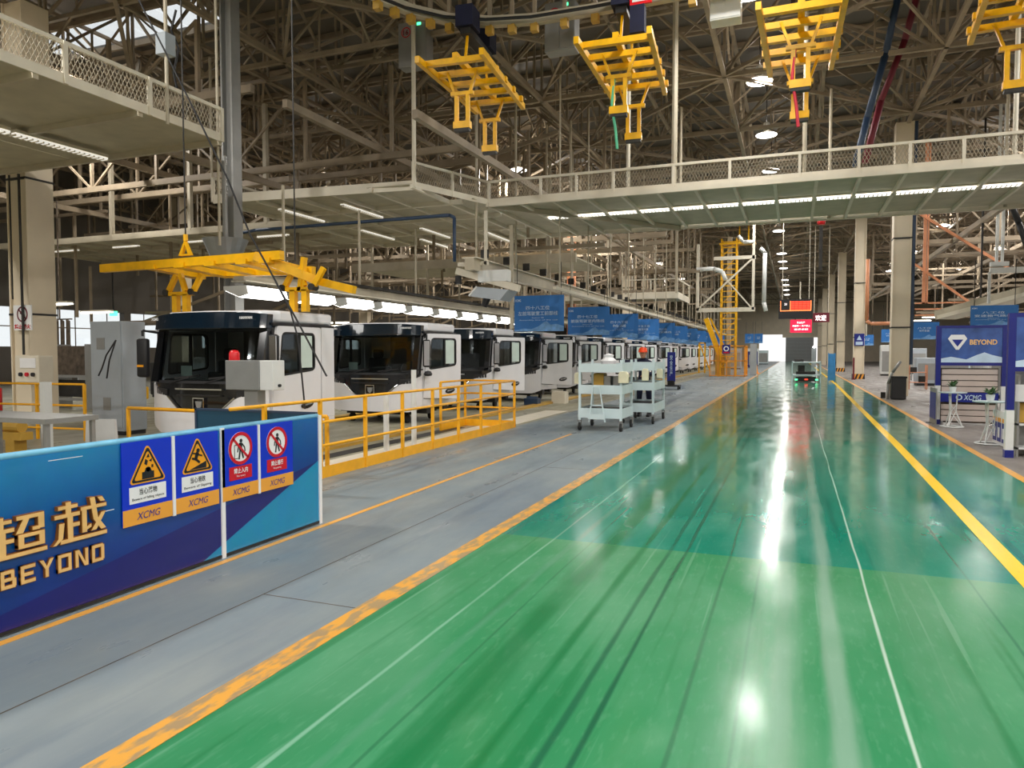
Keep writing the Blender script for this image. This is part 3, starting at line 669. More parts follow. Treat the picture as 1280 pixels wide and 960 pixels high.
# ================================================================ TRUCK CABS
def make_cab():
    t = thing('truck_cab', '', 'truck cab', (0,0,0))
    P = lambda n, mb, m, par=None, **k: put(n, mb, m, par or t, world=False, **k)
    xc = -1.25
    def bow(x, z):
        q = abs(x-xc)/1.25
        return .24*q**3.2 + (max(0, z-1.12)*.16)
    def q(x): return abs(x-xc)/1.25
    def hi(x):
        a = q(x)
        return .66 if a < .34 else .66+(a-.34)/.22*.22 if a < .56 else .88+(a-.56)/.44*.24
    def lo(x):
        a = q(x); return .28+.10*max(0,a-.8)/.2
    # shell
    P('floor_pan', MB().box(-2.42,-.08,.25,2.0,.42,.56), 'dark')
    P('rear_wall', MB().box(-2.46,-.04,1.98,2.05,.5,2.16), 'white', bevel=.02)
    P('bulkhead_liner', MB().box(-2.4,-.1,1.93,1.975,.56,2.12), 'liner')
    P('roof', MB().prism([(-2.46,.60),(-2.25,.34),(-1.25,.18),(-.25,.34),(-.04,.60),(-.04,2.05),(-2.46,2.05)], 'z', 2.15, 2.36), 'white', bevel=.06, seg=3)
    P('bumper', MB().strip(lo, lambda x: min(hi(x), 9), -2.5, 0, 0, .06, 36, bow), 'white', smooth=False)
    P('front_panel', MB().strip(lambda x: hi(x)+.004, lambda x: 1.17, -2.47, -.03, .02, .05, 30, bow), 'black_gloss')
    ws = P('windshield', MB().strip(lambda x: 1.16, lambda x: 2.10, -2.42, -.08, .02, .02, 24, bow), 'glass')
    P('windshield_seal', MB().strip(lambda x: 1.135, lambda x: 1.18, -2.44, -.06, .005, .03, 24, bow), 'black', ws)
    vz = P('sun_visor', MB().strip(lambda x: 2.05, lambda x: 2.33-.05*q(x)**3, -2.46, -.04, -.12, .14, 24, bow), 'visor', bevel=.01)
    text('visor_lettering', 'XCMG', 'signwhite', vz, 'y', .08, (-2.36,-2.20,2.20,2.25), .002, .04, world=False)
    text('visor_lettering', 'HANVAN', 'signwhite', vz, 'y', .10, (-.46,-.20,2.20,2.245), .002, .04, world=False)
    for x in (-2.36,-.14): P('corner_pillar', MB().bar((x,.16,1.14),(x,.36,2.12),.14,.10), 'black_gloss')
    # grille furniture
    P('grille_bar', MB().box(-1.75,-.75,-.02,.03,1.03,1.055), 'chrome')
    P('grille_bar', MB().box(-1.72,-.78,-.02,.03,.93,.95), 'dark')
    e = P('emblem_frame', MB().ring([(-1.37,.68),(-1.13,.68),(-1.13,.90),(-1.37,.90)], [(-1.355,.695),(-1.145,.695),(-1.145,.885),(-1.355,.885)], 'y', -.02, .02), 'chrome')
    P('emblem', MB().prism([(-1.32,.84),(-1.18,.84),(-1.2,.75),(-1.25,.71),(-1.3,.75)], 'y', -.015, .02), 'grey', e)
    for s in (-1, 1):
        pts = [(xc+s*1.25*a, hi(xc+s*1.25*a)) for a in (.36,.44,.52,.58)]
        b = MB(); b.path([(x, bow(x,1)-.015, z+.02) for x, z in pts], .013, 6); P('headlamp_trim', b, 'chrome')
        P('headlamp', MB().strip(lambda x: .86+.1*q(x), lambda x: .97+.1*q(x), min(xc+s*.75,xc+s*1.1), max(xc+s*.75,xc+s*1.1), .0, .03, 8, bow), 'black')
    for s, x in ((1,-1.9),(1,-1.15),(1,-.5)):
        P('wiper', MB().bar((x,.0,1.14),(x+.42,.03,1.24),.02).bar((x+.1,.02,1.22),(x+.62,.06,1.27),.012,.03), 'black')
    # interior
    P('dashboard', MB().box(-2.35,-.15,.3,.62,.95,1.2).box(-1.5,-1.1,.45,.75,.7,1.32), 'black', bevel=.03)
    for x in (-1.95,-.65):
        s = P('cab_seat', MB().box(x-.26,x+.26,1.0,1.5,.62,.82).box(x-.25,x+.25,1.42,1.58,.8,1.52).box(x-.14,x+.14,1.45,1.56,1.52,1.74), 'seat', bevel=.04)
    P('bunk_curtain', MB().box(-1.5,-.08,1.35,1.5,.6,2.12), 'black')
    P('head_liner', MB().box(-2.4,-.1,.4,1.9,2.05,2.1), 'seat')
    st = MB(); n = 18
    st.path([(-.65+.21*math.cos(2*PI*i/n), .74+.08*math.sin(2*PI*i/n), 1.26+.19*math.sin(2*PI*i/n)) for i in range(n+1)], .016, 6); st.bar((-.86,.74,1.26),(-.44,.74,1.26),.03)
    P('steering_wheel', st, 'black')
    P('paper_sheet', MB().box(-2.2,-1.95,.55,.56,1.24,1.42), 'plastic_film')
    # sides
    door = [(.30,.60),(1.62,.52),(1.64,2.10),(.46,2.10)]
    def rr(pts, r=.08, n=4):
        out = []
        m_ = len(pts)
        for i in range(m_):
            p, c, nx = Vector(pts[i-1]), Vector(pts[i]), Vector(pts[(i+1)%m_])
            a = c+(p-c).normalized()*r; b_ = c+(nx-c).normalized()*r
            for j in range(n+1):
                u_ = j/n; v = a*(1-u_)**2+c*2*u_*(1-u_)+b_*u_**2; out.append((v.x, v.y))
        return out
    wino = [(.48,1.25),(1.46,1.34),(1.46,2.0),(.58,2.0)]; wini = [(.51,1.28),(1.43,1.37),(1.43,1.97),(.60,1.97)]
    for sd, x0, x1 in (('r',-.05,0),('l',-2.5,-2.45)):
        out = 1 if sd == 'r' else -1; xo = 0 if sd == 'r' else -2.5
        d = P('door', MB().ring(rr(door,.05), rr(wino,.10), 'x', x0, x1), 'white', bevel=.006)
        P('window_seal', MB().ring(rr(wino,.10), rr(wini,.08), 'x', x0-.004, x1+.006), 'black', d)
        P('door_glass', MB().prism(rr(wini,.08), 'x', (x0+x1)/2-.004, (x0+x1)/2+.004), 'glass', d)
        P('window_divider', MB().box(x0,x1,1.03,1.07,1.33,1.98), 'black', d)
        if sd == 'r': t['right_door_mesh'] = d.data.name; P('protective_paper', MB().box(-.018,-.014,1.09,1.40,1.39,1.95), 'plastic_film', d)
        P('handle_recess', MB().prism([(1.22+.17*math.cos(2*PI*i/16), .74+.065*math.sin(2*PI*i/16)+.05*math.cos(2*PI*i/16)*.4) for i in range(16)], 'x', xo-.004 if out > 0 else xo-.012, xo+.012 if out > 0 else xo+.004), 'black_gloss', d)
        P('door_handle', MB().bar((xo+out*.02,1.1,.735),(xo+out*.02,1.34,.765),.02,.025), 'chrome', d)
        P('rear_quarter', MB().prism([(1.655,.50),(2.03,.48),(2.03,2.14),(1.655,2.12)], 'x', x0, x1), 'white')
        P('side_sill', MB().prism([(.24,.40),(2.03,.36),(2.03,.475),(1.64,.505),(.30,.585),(.24,.58)], 'x', x0, x1), 'white')
        P('front_wing', MB().prism([(.235,.40),(.29,.60),(.44,2.02),(.40,2.02),(.25,1.12),(.235,1.12)], 'x', x0, x1), 'white')
        P('roof_gutter', MB().box(x0-.002,x1+.002,.36,2.04,2.105,2.15), 'black')
        # mirrors
        mx = xo+out*.16
        a = P('mirror_arm', MB().path([(xo,.36,2.0),(mx,.16,2.04),(mx,.16,1.94)], .022, 6), 'black')
        P('mirror_housing', MB().box(mx-.09,mx+.09,.12,.22,1.32,1.95) if out > 0 else MB().box(mx-.13,mx+.10,.12,.24,1.22,1.9), 'black', a, bevel=.04, smooth=True)
        if out > 0:
            P('mirror_glass', MB().box(mx-.07,mx+.07,.222,.23,1.6,1.92).box(mx-.07,mx+.07,.222,.23,1.36,1.56), 'chrome', a)
            P('mirror_shell', MB().box(mx-.03,mx+.10,.10,.118,1.36,1.92), 'chrome', a)
            P('kerb_mirror', MB().lathe([(0,.10),(.07,.08),(.1,.02),(.08,-.02),(0,-.03)], (mx-.04,.3,1.14), 12), 'black', a)
        else: P('orange_sticker', MB().box(mx-.1,mx+.05,.112,.118,1.4,1.44), 'signyellow', a)
    for bx in ((-.3,-.05,.55,.75,.22,.42),(-2.45,-2.2,.55,.75,.22,.42),(-.35,-.1,1.5,1.7,.26,.44)): P('step_bracket', MB().box(*bx), 'dark')
    return t
def make_dolly():
    t = thing('cab_dolly', '', 'dolly', (0,0,0))
    put('dolly_frame', MB().box(-2.1,-.4,.3,.42,.2,.32).box(-2.1,-.4,1.6,1.72,.2,.32).box(-2.1,-1.98,.3,1.7,.2,.32).box(-.52,-.4,.3,1.7,.2,.32), 'dark', t, world=False)
    for x in (-2.0,-.5):
        for y in (.4,1.6):
            put('dolly_wheel', MB().tube((x-.04,y,.1),(x+.04,y,.1),.1,12), 'rubber', t, world=False)
            put('dolly_post', MB().box(x-.05,x+.05,y-.05,y+.05,.3,.44).box(x-.03,x+.03,y-.03,y+.03,.1,.3), 'khaki', t, world=False)
    return t
cab0 = make_cab(); dol0 = make_dolly()
DOOR = bpy.data.meshes[cab0['right_door_mesh']]; del cab0['right_door_mesh']
CY = [9.25,14.45,18.6,22.8,27.0,31.4,35.9]+[40.4+4.5*k for k in range(10)]
def open_door(c, deg):     # swing the aisle-side door about its front hinge at (0, .30)
    for d in c.children:
        if d.type == 'MESH' and d.data == DOOR:
            a = -math.radians(deg); d.rotation_euler[2] = a; d.location = (.30*math.sin(a), .30-.30*math.cos(a), 0)
OPEN = [0,15,22,35,32,30,34,24,34,20,35,28,33,30,25]
for i in range(15):
    y = CY[i]; x = -7.98
    lab = ['nearest white truck cab, right under the yellow lifting frame','second white truck cab with door ajar, directly behind the wrapped posts of the yellow rail',
           'third white truck cab with open door, behind the far end of the yellow rail','fourth white truck cab with open door, below the nearest blue banner'][i] if i < 4 else '%s white truck cab counting away from the camera along the assembly line' % ORD[i]
    c = cab0 if i == 0 else copy_tree(cab0)
    c.location = (x,y,0); tag(c, lab, 'truck cab', 'white truck cabs on the assembly line')
    if OPEN[i]: open_door(c, OPEN[i])
    d = dol0 if i == 0 else copy_tree(dol0)
    d.location = (x,y,0); tag(d, 'dark wheeled dolly carrying the %s white truck cab of the line' % ORD[i], 'dolly', 'dollies under the truck cabs')

# ================================================================ WALKWAYS (hung platforms)
def mesh_side(p0, p1, z0, z1, parent, pitch=.085, wd=.009):
    """expanded metal between two points: crossing flat wires"""
    p0 = Vector(p0); p1 = Vector(p1); L_ = (p1-p0).length; h = z1-z0; dx = h*.5; mb = MB(); n = int(L_/pitch)
    e = (p1-p0).normalized()
    for i in range(-int(dx/pitch)-1, n+1):
        for sg in (1, -1):
            a, c = (i*pitch, i*pitch+dx) if sg > 0 else (i*pitch+dx, i*pitch)
            za, zc = z0, z1
            lo_, hi_ = min(a, c), max(a, c)
            if hi_ <= 0 or lo_ >= L_: continue
            f = lambda s_: z0+(s_-a)/(c-a)*h
            s0, s1 = max(0, lo_), min(L_, hi_)
            mb.bar(p0+e*s0+Vector((0,0,f(s0))), p0+e*s1+Vector((0,0,f(s1))), wd, wd)
    o = put('rail_mesh', mb, 'mesh', parent); o['kind'] = 'stuff'; return o
def rail_run(t, pts, z, posts_at, h=.66, m='cream', mesh=True):
    for (x0,y0), (x1,y1) in zip(pts, pts[1:]):
        put('toe_board', MB().bar((x0,y0,z+.06),(x1,y1,z+.06),.03,.17), m, t)
        put('top_rail', MB().bar((x0,y0,z+h),(x1,y1,z+h),.05,.07), m, t)
        if mesh: mesh_side((x0,y0,0), (x1,y1,0), z+.15, z+h-.03, t)
    for x, y in posts_at: put('rail_post', MB().box(x-.035,x+.035,y-.035,y+.035,z-.03,z+h+.02), m, t)
def strip_light(p, q, label, grp, m='tubefaint', wd=.22):
    p = Vector(p); q = Vector(q); t = thing('strip_light', label, 'lamp', ((p.x+q.x)/2,(p.y+q.y)/2,p.z), grp)
    put('housing', MB().bar(p+Vector((0,0,.03)), q+Vector((0,0,.03)), wd, .06), 'cream', t)
    put('tube', MB().bar(p-Vector((0,0,.03)), q-Vector((0,0,.03)), wd*.86, .05), m, t)
    n = max(4, int((q-p).length/.11)); lv = MB(); d = (q-p).normalized(); a = Vector((-d.y,d.x,0))
    for i in range(n+1):
        c = p.lerp(q, i/n)-Vector((0,0,.04)); lv.bar(c-a*wd*.45-Vector((0,0,.015)), c+a*wd*.45-Vector((0,0,.015)), .028, .03)
    tag(put('louvre', lv, 'cream', t), kind='stuff'); return t
ZW = 6.2
# A: upper left, seen from below
A = thing('walkway_platform', 'hung walkway platform at the upper left with cream mesh rail', 'platform', (-15.5,7,ZW))
for i in range(5):
    for j in range(2):
        put('deck_panel', MB().box(-11.6-4.4*(j+1)+.03,-11.6-4.4*j,2.2+2.02*i,2.2+2.02*(i+1)-.03,ZW+.02,ZW+.05), 'deck', A)
for i in range(6): put('cross_beam', MB().box(-20.4,-11.55,2.15+2.02*i,2.25+2.02*i,ZW-.10,ZW+.02), 'beige', A)
rail_run(A, [(-11.52,2.2),(-11.52,12.3)], ZW, [(-11.5,y) for y in (5.2,6.98,8.74,10.45,12.3)])
put('toe_board', MB().box(-20.4,-11.5,12.28,12.32,ZW-.02,ZW+.14), 'beige', A)
for y in (5.9, 10.86): put('hanger_rod', MB().tube((-11.5,y,ZW-.08),(-11.5,y,ZB+2),.035,8), 'beige', A)
put('hanger_rod', MB().tube((-11.75,12.45,ZW-2.2),(-11.75,12.45,ZB+2),.03,8), 'beige', A)
put('junction_box', MB().box(-11.65,-11.4,10.75,11.0,7.45,7.85), 'cab_grey', A)
strip_light((-14.75,7.6,ZW-.13),(-14.7,9.9,ZW-.13), 'louvred strip light under upper left platform, the one cut by the frame edge', 'strip lights under the upper left platform')
strip_light((-14.7,10.0,ZW-.13),(-14.65,12.05,ZW-.13), 'louvred strip light under upper left platform, the one wholly in view', 'strip lights under the upper left platform')
strip_light((-18.4,11.1,ZW-.2),(-18.9,12.2,ZW-.2), 'short louvred strip light beside the left pillar head', 'strip lights under the upper left platform')
# B: middle left
B = thing('walkway_platform', 'hung walkway platform in the middle left above the truck cabs', 'platform', (-12.5,20,ZW))
for i in range(5):
    for j in range(4):
        x0 = -16.25+1.3*i; y0 = 17.45+2.3*j
        put('deck_panel', MB().box(x0+.02,min(x0+1.28,-9.85 if j < 2 else -8.9) if i < 4 else (-9.75 if j < 1 else -8.95),y0,y0+2.27,ZW+.03,ZW+.06), 'deck', B)
for i in range(6): put('cross_beam', MB().box(-16.3+1.3*i,-16.2+1.3*i,17.4,26.6,ZW-.08,ZW+.03), 'cream', B)
for j in range(1,5): put('edge_beam', MB().box(-16.3,-9.0 if j > 1 else -9.3,17.35+2.3*j,17.45+2.3*j,ZW-.10,ZW+.03), 'cream', B)
rail_run(B, [(-16.3,21.5),(-16.25,17.0)], ZW, [(-16.25,17.0),(-16.3,21.5)])
put('toe_board', MB().bar((-16.25,17.0,ZW+.04),(-9.8,17.6,ZW+.04),.04,.26), 'cream', B)
rail_run(B, [(-9.8,17.6),(-8.78,20.5)], ZW, [(-9.8,17.6),(-9.3,19.0),(-8.78,20.5)])
put('hanger_rod', MB().tube((-9.72,17.5,ZW-.05),(-9.72,17.5,ZR),.06,8), 'cream', B)
put('hanger_rod', MB().tube((-16.3,17.0,ZW-.05),(-16.3,17.0,ZB),.04,8), 'beige', B)
for k, (x, y) in enumerate(((-14.8,18.2),(-12.6,18.3),(-14.6,22.4),(-12.4,22.8),(-10.6,24.5),(-13.6,25.0))):
    strip_light((x,y,ZW-.12),(x,y+2.2,ZW-.12), 'louvred strip light under middle left platform, %s of six from the front left' % ORD[k].replace('nearest','first'), 'strip lights under the middle platform', wd=.16)
# C: the long one crossing the aisle
Cc = thing('walkway_platform', 'long hung walkway platform crossing high over the green aisle', 'platform', (0,23.5,ZW))
xs_ = [-8.8+1.03*i for i in range(20)]
for i, x in enumerate(xs_[:-1]):
    for y0, y1 in ((20.5,22.75),(23.4,26.5)):
        put('deck_panel', MB().box(x+.03,x+1.0,y0,y1,ZW+.03,ZW+.06), 'deck', Cc)
    put('deck_panel', MB().box(x+.03,x+1.0,22.77,23.38,ZW+.03,ZW+.05), 'deck', Cc)
for x in xs_: put('cross_beam', MB().box(x-.04,x+.04,20.4,26.6,ZW-.08,ZW+.03), 'cream', Cc)
for y in (20.42,26.58): put('edge_beam', MB().box(-8.85,10.8,y-.05,y+.05,ZW-.10,ZW+.03), 'cream', Cc)
put('edge_beam', MB().bar((-8.8,20.4,ZW-.06),(-3.9,26.6,ZW-.06),.12,.16), 'beige', Cc)
rail_run(Cc, [(-8.78,20.45),(10.8,20.45)], ZW, [(x,20.45) for x in (-8.78,-7.1,-6.0,-4.9,-3.2,-1.7,.05,1.45,2.6,3.75,5.0,6.4,8,9.6)])
rail_run(Cc, [(-8.78,26.6),(10.8,26.6)], ZW, [(x,26.6) for x in (-8.78,-6,-3,0,3,6,9)], mesh=False)
for x in (-4.48,-3.19,.16,4.8,8.4): put('hanger_rod', MB().tube((x,20.5,ZW-.05),(x,20.5,ZR),.055 if x != -3.19 else .08,8), 'cream' if x in (-4.48,4.8) else 'beige', Cc)
for x in (-8,-3.9,1.0,6): put('hanger_rod', MB().tube((x,26.5,ZW-.05),(x,26.5,ZB),.05,8), 'beige', Cc)
k = 0
for i, x in enumerate(xs_[1:16]):
    strip_light((x+.06,23.08,ZW-.02),(x+.97,23.08,ZW-.02), 'louvred strip light in row under crossing platform, %s from its left end' % ORD[k].replace('nearest','first'), 'strip lights under the crossing platform', wd=.3, m='tubedim'); k += 1
# D: behind the first, further left
D = thing('walkway_platform', 'hung walkway platform at far left beyond the pillar', 'platform', (-24,23,ZW))
for i in range(10):
    for j in range(2): put('deck_panel', MB().box(-32+1.55*i+.03,-32+1.55*(i+1)-.02,20.9+2.5*j,20.9+2.5*j+2.45,ZW+.03,ZW+.06), 'deck', D)
    put('cross_beam', MB().box(-32.05+1.55*i,-31.95+1.55*i,20.8,26,ZW-.08,ZW+.03), 'beige', D)
for y in (20.8,23.4,26): put('edge_beam', MB().box(-32,-16.4,y-.06,y+.06,ZW-.15,ZW+.08), 'beige', D)
for x in (-29,-25,-21,-17.5): put('hanger_rod', MB().box(x-.07,x+.07,20.73,20.87,ZW,ZB), 'beige', D)
for k, x in enumerate((-30,-26.5,-22.5,-19)): strip_light((x,22.1,ZW-.14),(x+1.4,22.1,ZW-.14), 'dim strip light under far left platform, %s from the left' % ORD[k].replace('nearest','first'), 'strip lights under the far left platform', wd=.16)
# further platforms along the line, rail white
E1 = thing('walkway_platform', 'hung walkway platform far down the line with white railing end', 'platform', (-12,45,5.2))
for i in range(8): put('deck_panel', MB().box(-18.5+1.5*i+.03,-18.5+1.5*(i+1),43,48,5.0,5.1), 'deck', E1)
put('edge_beam', MB().box(-18.6,-6.4,42.9,43.05,4.85,5.15), 'cream', E1); put('edge_beam', MB().box(-6.5,-6.4,43,48,4.85,5.15), 'cream', E1)
rail_run(E1, [(-9.5,43),(-6.45,43),(-6.45,48)], 5.1, [(-9.5,43),(-8,43),(-6.45,43),(-6.45,45.5),(-6.45,48)], h=.9, mesh=False)
for x in (-16,-12,-9.5,-6.5): put('hanger_rod', MB().box(x-.06,x+.06,42.95,43.07,5,ZB), 'beige', E1)
E2 = thing('walkway_platform', 'hung walkway platform behind the middle one, carrying a lamp row', 'platform', (-14,33,5.2))
for i in range(8): put('deck_panel', MB().box(-20+1.4*i+.03,-20+1.4*(i+1),30.1,35,5.72,5.78), 'deck', E2)
put('edge_beam', MB().box(-20.1,-8.8,29.95,30.1,5.55,5.95), 'beige', E2)
for x in (-19,-16,-13,-10,-9): put('hanger_rod', MB().box(x-.05,x+.05,29.98,30.08,3.6,ZB), 'beige', E2)

# ---- service beam and light row along the cab line
sb = thing('service_beam', 'long beige service beam with cables running above the cab line', 'beam', (-11.3,40,3.3))
put('beam', MB().box(-11.45,-11.15,12.5,80,3.22,3.42), 'beige', sb)
put('cable_tray', MB().box(-11.2,-11.0,12.5,80,3.44,3.5), 'dark', sb)
put('lower_flange', MB().box(-11.5,-11.1,12.5,80,3.2,3.23), 'cream', sb)
for k in range(20): put('drop_rod', MB().box(-11.33,-11.28,14+3.2*k,14.05+3.2*k,3.4,5.6), 'beige', sb)
LY = [12.4,14.3,16.1,17.85,19.6,21.4,23.2,25.0,26.8,28.6,30.5,32.5]
for k, y in enumerate(LY):
    nm = ORD[k]
    t = thing('panel_light', 'white glowing panel light over cab line, %s in the row' % nm, 'lamp', (-11.3,y,2.95), 'panel lights over the cab line')
    m_ = MB(); c = Vector((-11.3,y,2.98)); L_ = 1.3
    m_.prism([(-11.62,3.10),(-11.0,3.10),(-10.95,2.92),(-11.2,2.86),(-11.62,3.02)], 'y', y, y+L_)
    put('housing', m_, 'white_matte', t)
    put('diffuser', MB().prism([(-10.985,3.09),(-10.975,3.09),(-10.93,2.92),(-11.2,2.85),(-11.6,3.0),(-11.2,2.865),(-10.95,2.93)], 'y', y+.03, y+L_-.03), 'tubew', t)
    for yy in (y+.3, y+1.0): put('drop_rod', MB().box(-11.32,-11.3,yy,yy+.02,3.1,3.25), 'grey', t)
sb2 = thing('service_beam', 'long beige service beam running above the blue banners', 'beam', (-9,40,4.3))
put('beam', MB().box(-9.15,-8.85,19.5,95,4.1,4.45), 'beige', sb2); put('beam_flange', MB().box(-9.25,-8.75,19.5,95,4.45,4.48), 'cream', sb2)
for k in range(22): put('drop_rod', MB().box(-9.03,-8.97,20+3.3*k,20.06+3.3*k,4.4,ZB), 'beige', sb2)
for k in range(40): put('tray_bracket', MB().box(-8.85,-8.6,20+1.8*k,20.05+1.8*k,4.5,4.75), 'dark', sb2)
sb3 = thing('service_beam', 'thin cream service rail with drop rods above the aisle side of banners', 'beam', (-7,40,3.8))
put('beam', MB().box(-7.05,-6.95,21.5,95,3.62,3.72), 'cream', sb3)
for k in range(20): put('drop_rod', MB().box(-7.02,-6.98,22+3.4*k,22.05+3.4*k,3.7,ZB), 'beige', sb3)

# ================================================================ BLUE BANNERS
def banner(x0, x1, y, z0, z1, l1, l2, label, grp, en='Station', big=True):
    t = thing('hanging_banner', label, 'banner', ((x0+x1)/2,y,z0), grp); wd = x1-x0; h = z1-z0
    mb = MB(); n = 10; 
    for i in range(n):
        a, c = x0+wd*i/n, x0+wd*(i+1)/n; f = lambda q: y+.015*math.sin(9*(q-x0))
        b = len(mb.v); mb.v += [(a,f(a),z0),(c,f(c),z0),(c,f(c),z1),(a,f(a),z1),(a,f(a)+.006,z0),(c,f(c)+.006,z0),(c,f(c)+.006,z1),(a,f(a)+.006,z1)]
        mb.f += [(b,b+1,b+2,b+3),(b+7,b+6,b+5,b+4),(b,b+4,b+5,b+1),(b+3,b+2,b+6,b+7)]
    put('banner_sheet', mb, 'banner', t)
    s = D2('y', y-.018, .003)
    P_ = [(.0,.0),(.0,.03),(.2,.08),(.35,.06),(.5,.14),(.6,.25),(.66,.28),(.74,.18),(.85,.2),(1,.14),(1,0)]
    s.poly([(x0+wd*a, z0+h*c) for a, c in P_]); put('mountain_print', s.m, 'bannermtn', t)
    text('banner_lettering', l1, 'bannertxt', t, 'y', y-.02, (x0+wd*.24,x0+wd*.72,z0+h*.60,z0+h*.71), .002, .01)
    text('banner_lettering', l2, 'bannertxt', t, 'y', y-.02, (x0+wd*.08 if len(l2)>5 else x0+wd*.3,x0+wd*.88 if len(l2)>5 else x0+wd*.66,z0+h*.44,z0+h*.56), .002, .01)
    if big:
        text('banner_lettering', en, 'bannertxt', t, 'y', y-.02, (x0+wd*.36,x0+wd*.6,z0+h*.36,z0+h*.395), .002)
        text('banner_lettering', 'Assembly line of the cab', 'bannertxt', t, 'y', y-.02, (x0+wd*.1,x0+wd*.88,z0+h*.29,z0+h*.33), .002)
        text('banner_logo', 'XCMG', 'bannertxt', t, 'y', y-.02, (x0+wd*.02,x0+wd*.14,z0+h*.83,z0+h*.90), .002, .03)
    put('banner_cord', MB().tube((x0+.1,y,z1),(x0+.1,y,4.6),.012,5).tube((x1-.1,y,z1),(x1-.1,y,4.6),.012,5), 'dark', t)
    return t
num = ['四十八工位','四十七工位','四十六工位','四十五工位','四十四工位','四十三工位','四十二工位','四十一工位','四十工位','三十九工位','三十八工位']
sub = ['左前驾驶室工前部线','前装驾驶室内饰线','检测','驾驶室内饰','驾驶室安装线','内饰线','内饰线','装配','装配','装配','装配']
for i in range(11):
    y = 22.5+5.6*i; off = .0 if i == 0 else .15
    banner(-8.73+off,-7.0+off,y,2.36,3.54-(.05 if i else 0),num[i],sub[i],
        'blue station banner with white lettering hung over the cab line, %s' % (ORD[i]+' to the camera' if i == 0 else ORD[i]+' from the camera'), 'blue banners over the cab line', en='Station %d' % (48-i), big=i < 4)
for i, (x0,x1,y,z0,z1) in enumerate(((5.25,6.55,27,2.5,3.16),(4.75,5.85,36,2.24,2.99),(5.0,5.9,50,2.3,3.1),(4.6,5.5,60,2.2,3.0))):
    banner(x0,x1,y,z0,z1,'八工位','变速箱气路线' if i == 0 else '车桥安装',
        ['blue station banner right of the aisle, above the blue framed notice board','blue station banner just right of the nearest pillar','blue station banner between the first and second right pillars','blue station banner farthest back between the right pillars'][i], 'blue banners right of the aisle', big=i == 0)
for i, (x0, x1) in enumerate(((-4.2,-3.4),(-3.35,-2.6))):
    banner(x0-.2,x1-.2,72,2.55,3.45,'工位','装配', 'small blue banner beyond the yellow ladder tower, %s one' % ('left' if i == 0 else 'right'), 'banners beyond the ladder tower', big=False)

# ================================================================ LIFTING FRAMES
def lifting_frame(label, loc, swing=0, m='yellow', strap=None, grp='yellow lifting frames on the overhead conveyor'):
    t = thing('lifting_frame', label, 'hoist', loc, grp); t.rotation_euler[2] = swing
    P = lambda n, mb, mm=m, **k: put(n, mb, mm, t, world=False, **k)
    for s in (-1, 1): P('side_beam', MB().bar((s*.72,-1.75,0),(s*.62,1.75,.0),.10,.14))
    for i, y in enumerate((-1.35,-.7,-.05,.6,1.25)): P('cross_bar', MB().box(-.75,.75,y-.06,y+.06,-.03,.09))
    P('spine', MB().box(-.06,.06,-1.4,1.3,.09,.2))
    for y in (-.95, .95):
        P('arm_link', MB().bar((-.35,y,-.03),(-.18,y,-.5),.07,.05)); P('arm_link', MB().bar((.35,y,-.03),(.18,y,-.5),.07,.05))
        P('arm_bridge', MB().box(-.26,.26,y-.05,y+.05,-.56,-.48))
        P('claw', MB().box(-.17,-.09,y-.04,y+.04,-1.15,-.52).box(.09,.17,y-.04,y+.04,-1.15,-.52).box(-.19,.19,y-.08,y+.08,-1.28,-1.13))
        P('claw_pad', MB().box(-.17,.17,y-.07,y+.07,-1.34,-1.28), 'dark')
    P('trolley_hook', MB().bar((0,-.8,.1),(0,-.6,.9),.05)); P('trolley_hook', MB().bar((0,.8,.1),(0,.6,.9),.05)); P('trolley_bar', MB().box(-.12,.12,-.75,.75,.86,1.0), 'dark')
    for y in (-.6,.6): P('hoist_motor', MB().box(-.2,.2,y-.25,y+.25,1.0,1.45), 'navy_cloth')
    if strap:
        b = MB(); b.path([(-.1,-.95,-.55),(-.14,-1.0,-1.1),(-.06,-.98,-1.6),(-.02,-1.0,-2.0)], .03, 6); P('sling', b, strap)
    return t
ZC = 7.85
lifting_frame('dark-shaded yellow lifting frame hung beside cabinet 16, leftmost of the high ones', (-6.95,15.5,ZC), .08)
lifting_frame('bright yellow lifting frame with green sling, below cabinet 13', (-3.5,15.8,ZC), .05, strap='strap_green')
lifting_frame('bright yellow lifting frame with red sling, above the far aisle', (.02,15.6,ZC), -.0, strap='strap_red')
lifting_frame('shaded yellow lifting frame high in the upper right corner', (3.7,15.2,ZC), -.05)
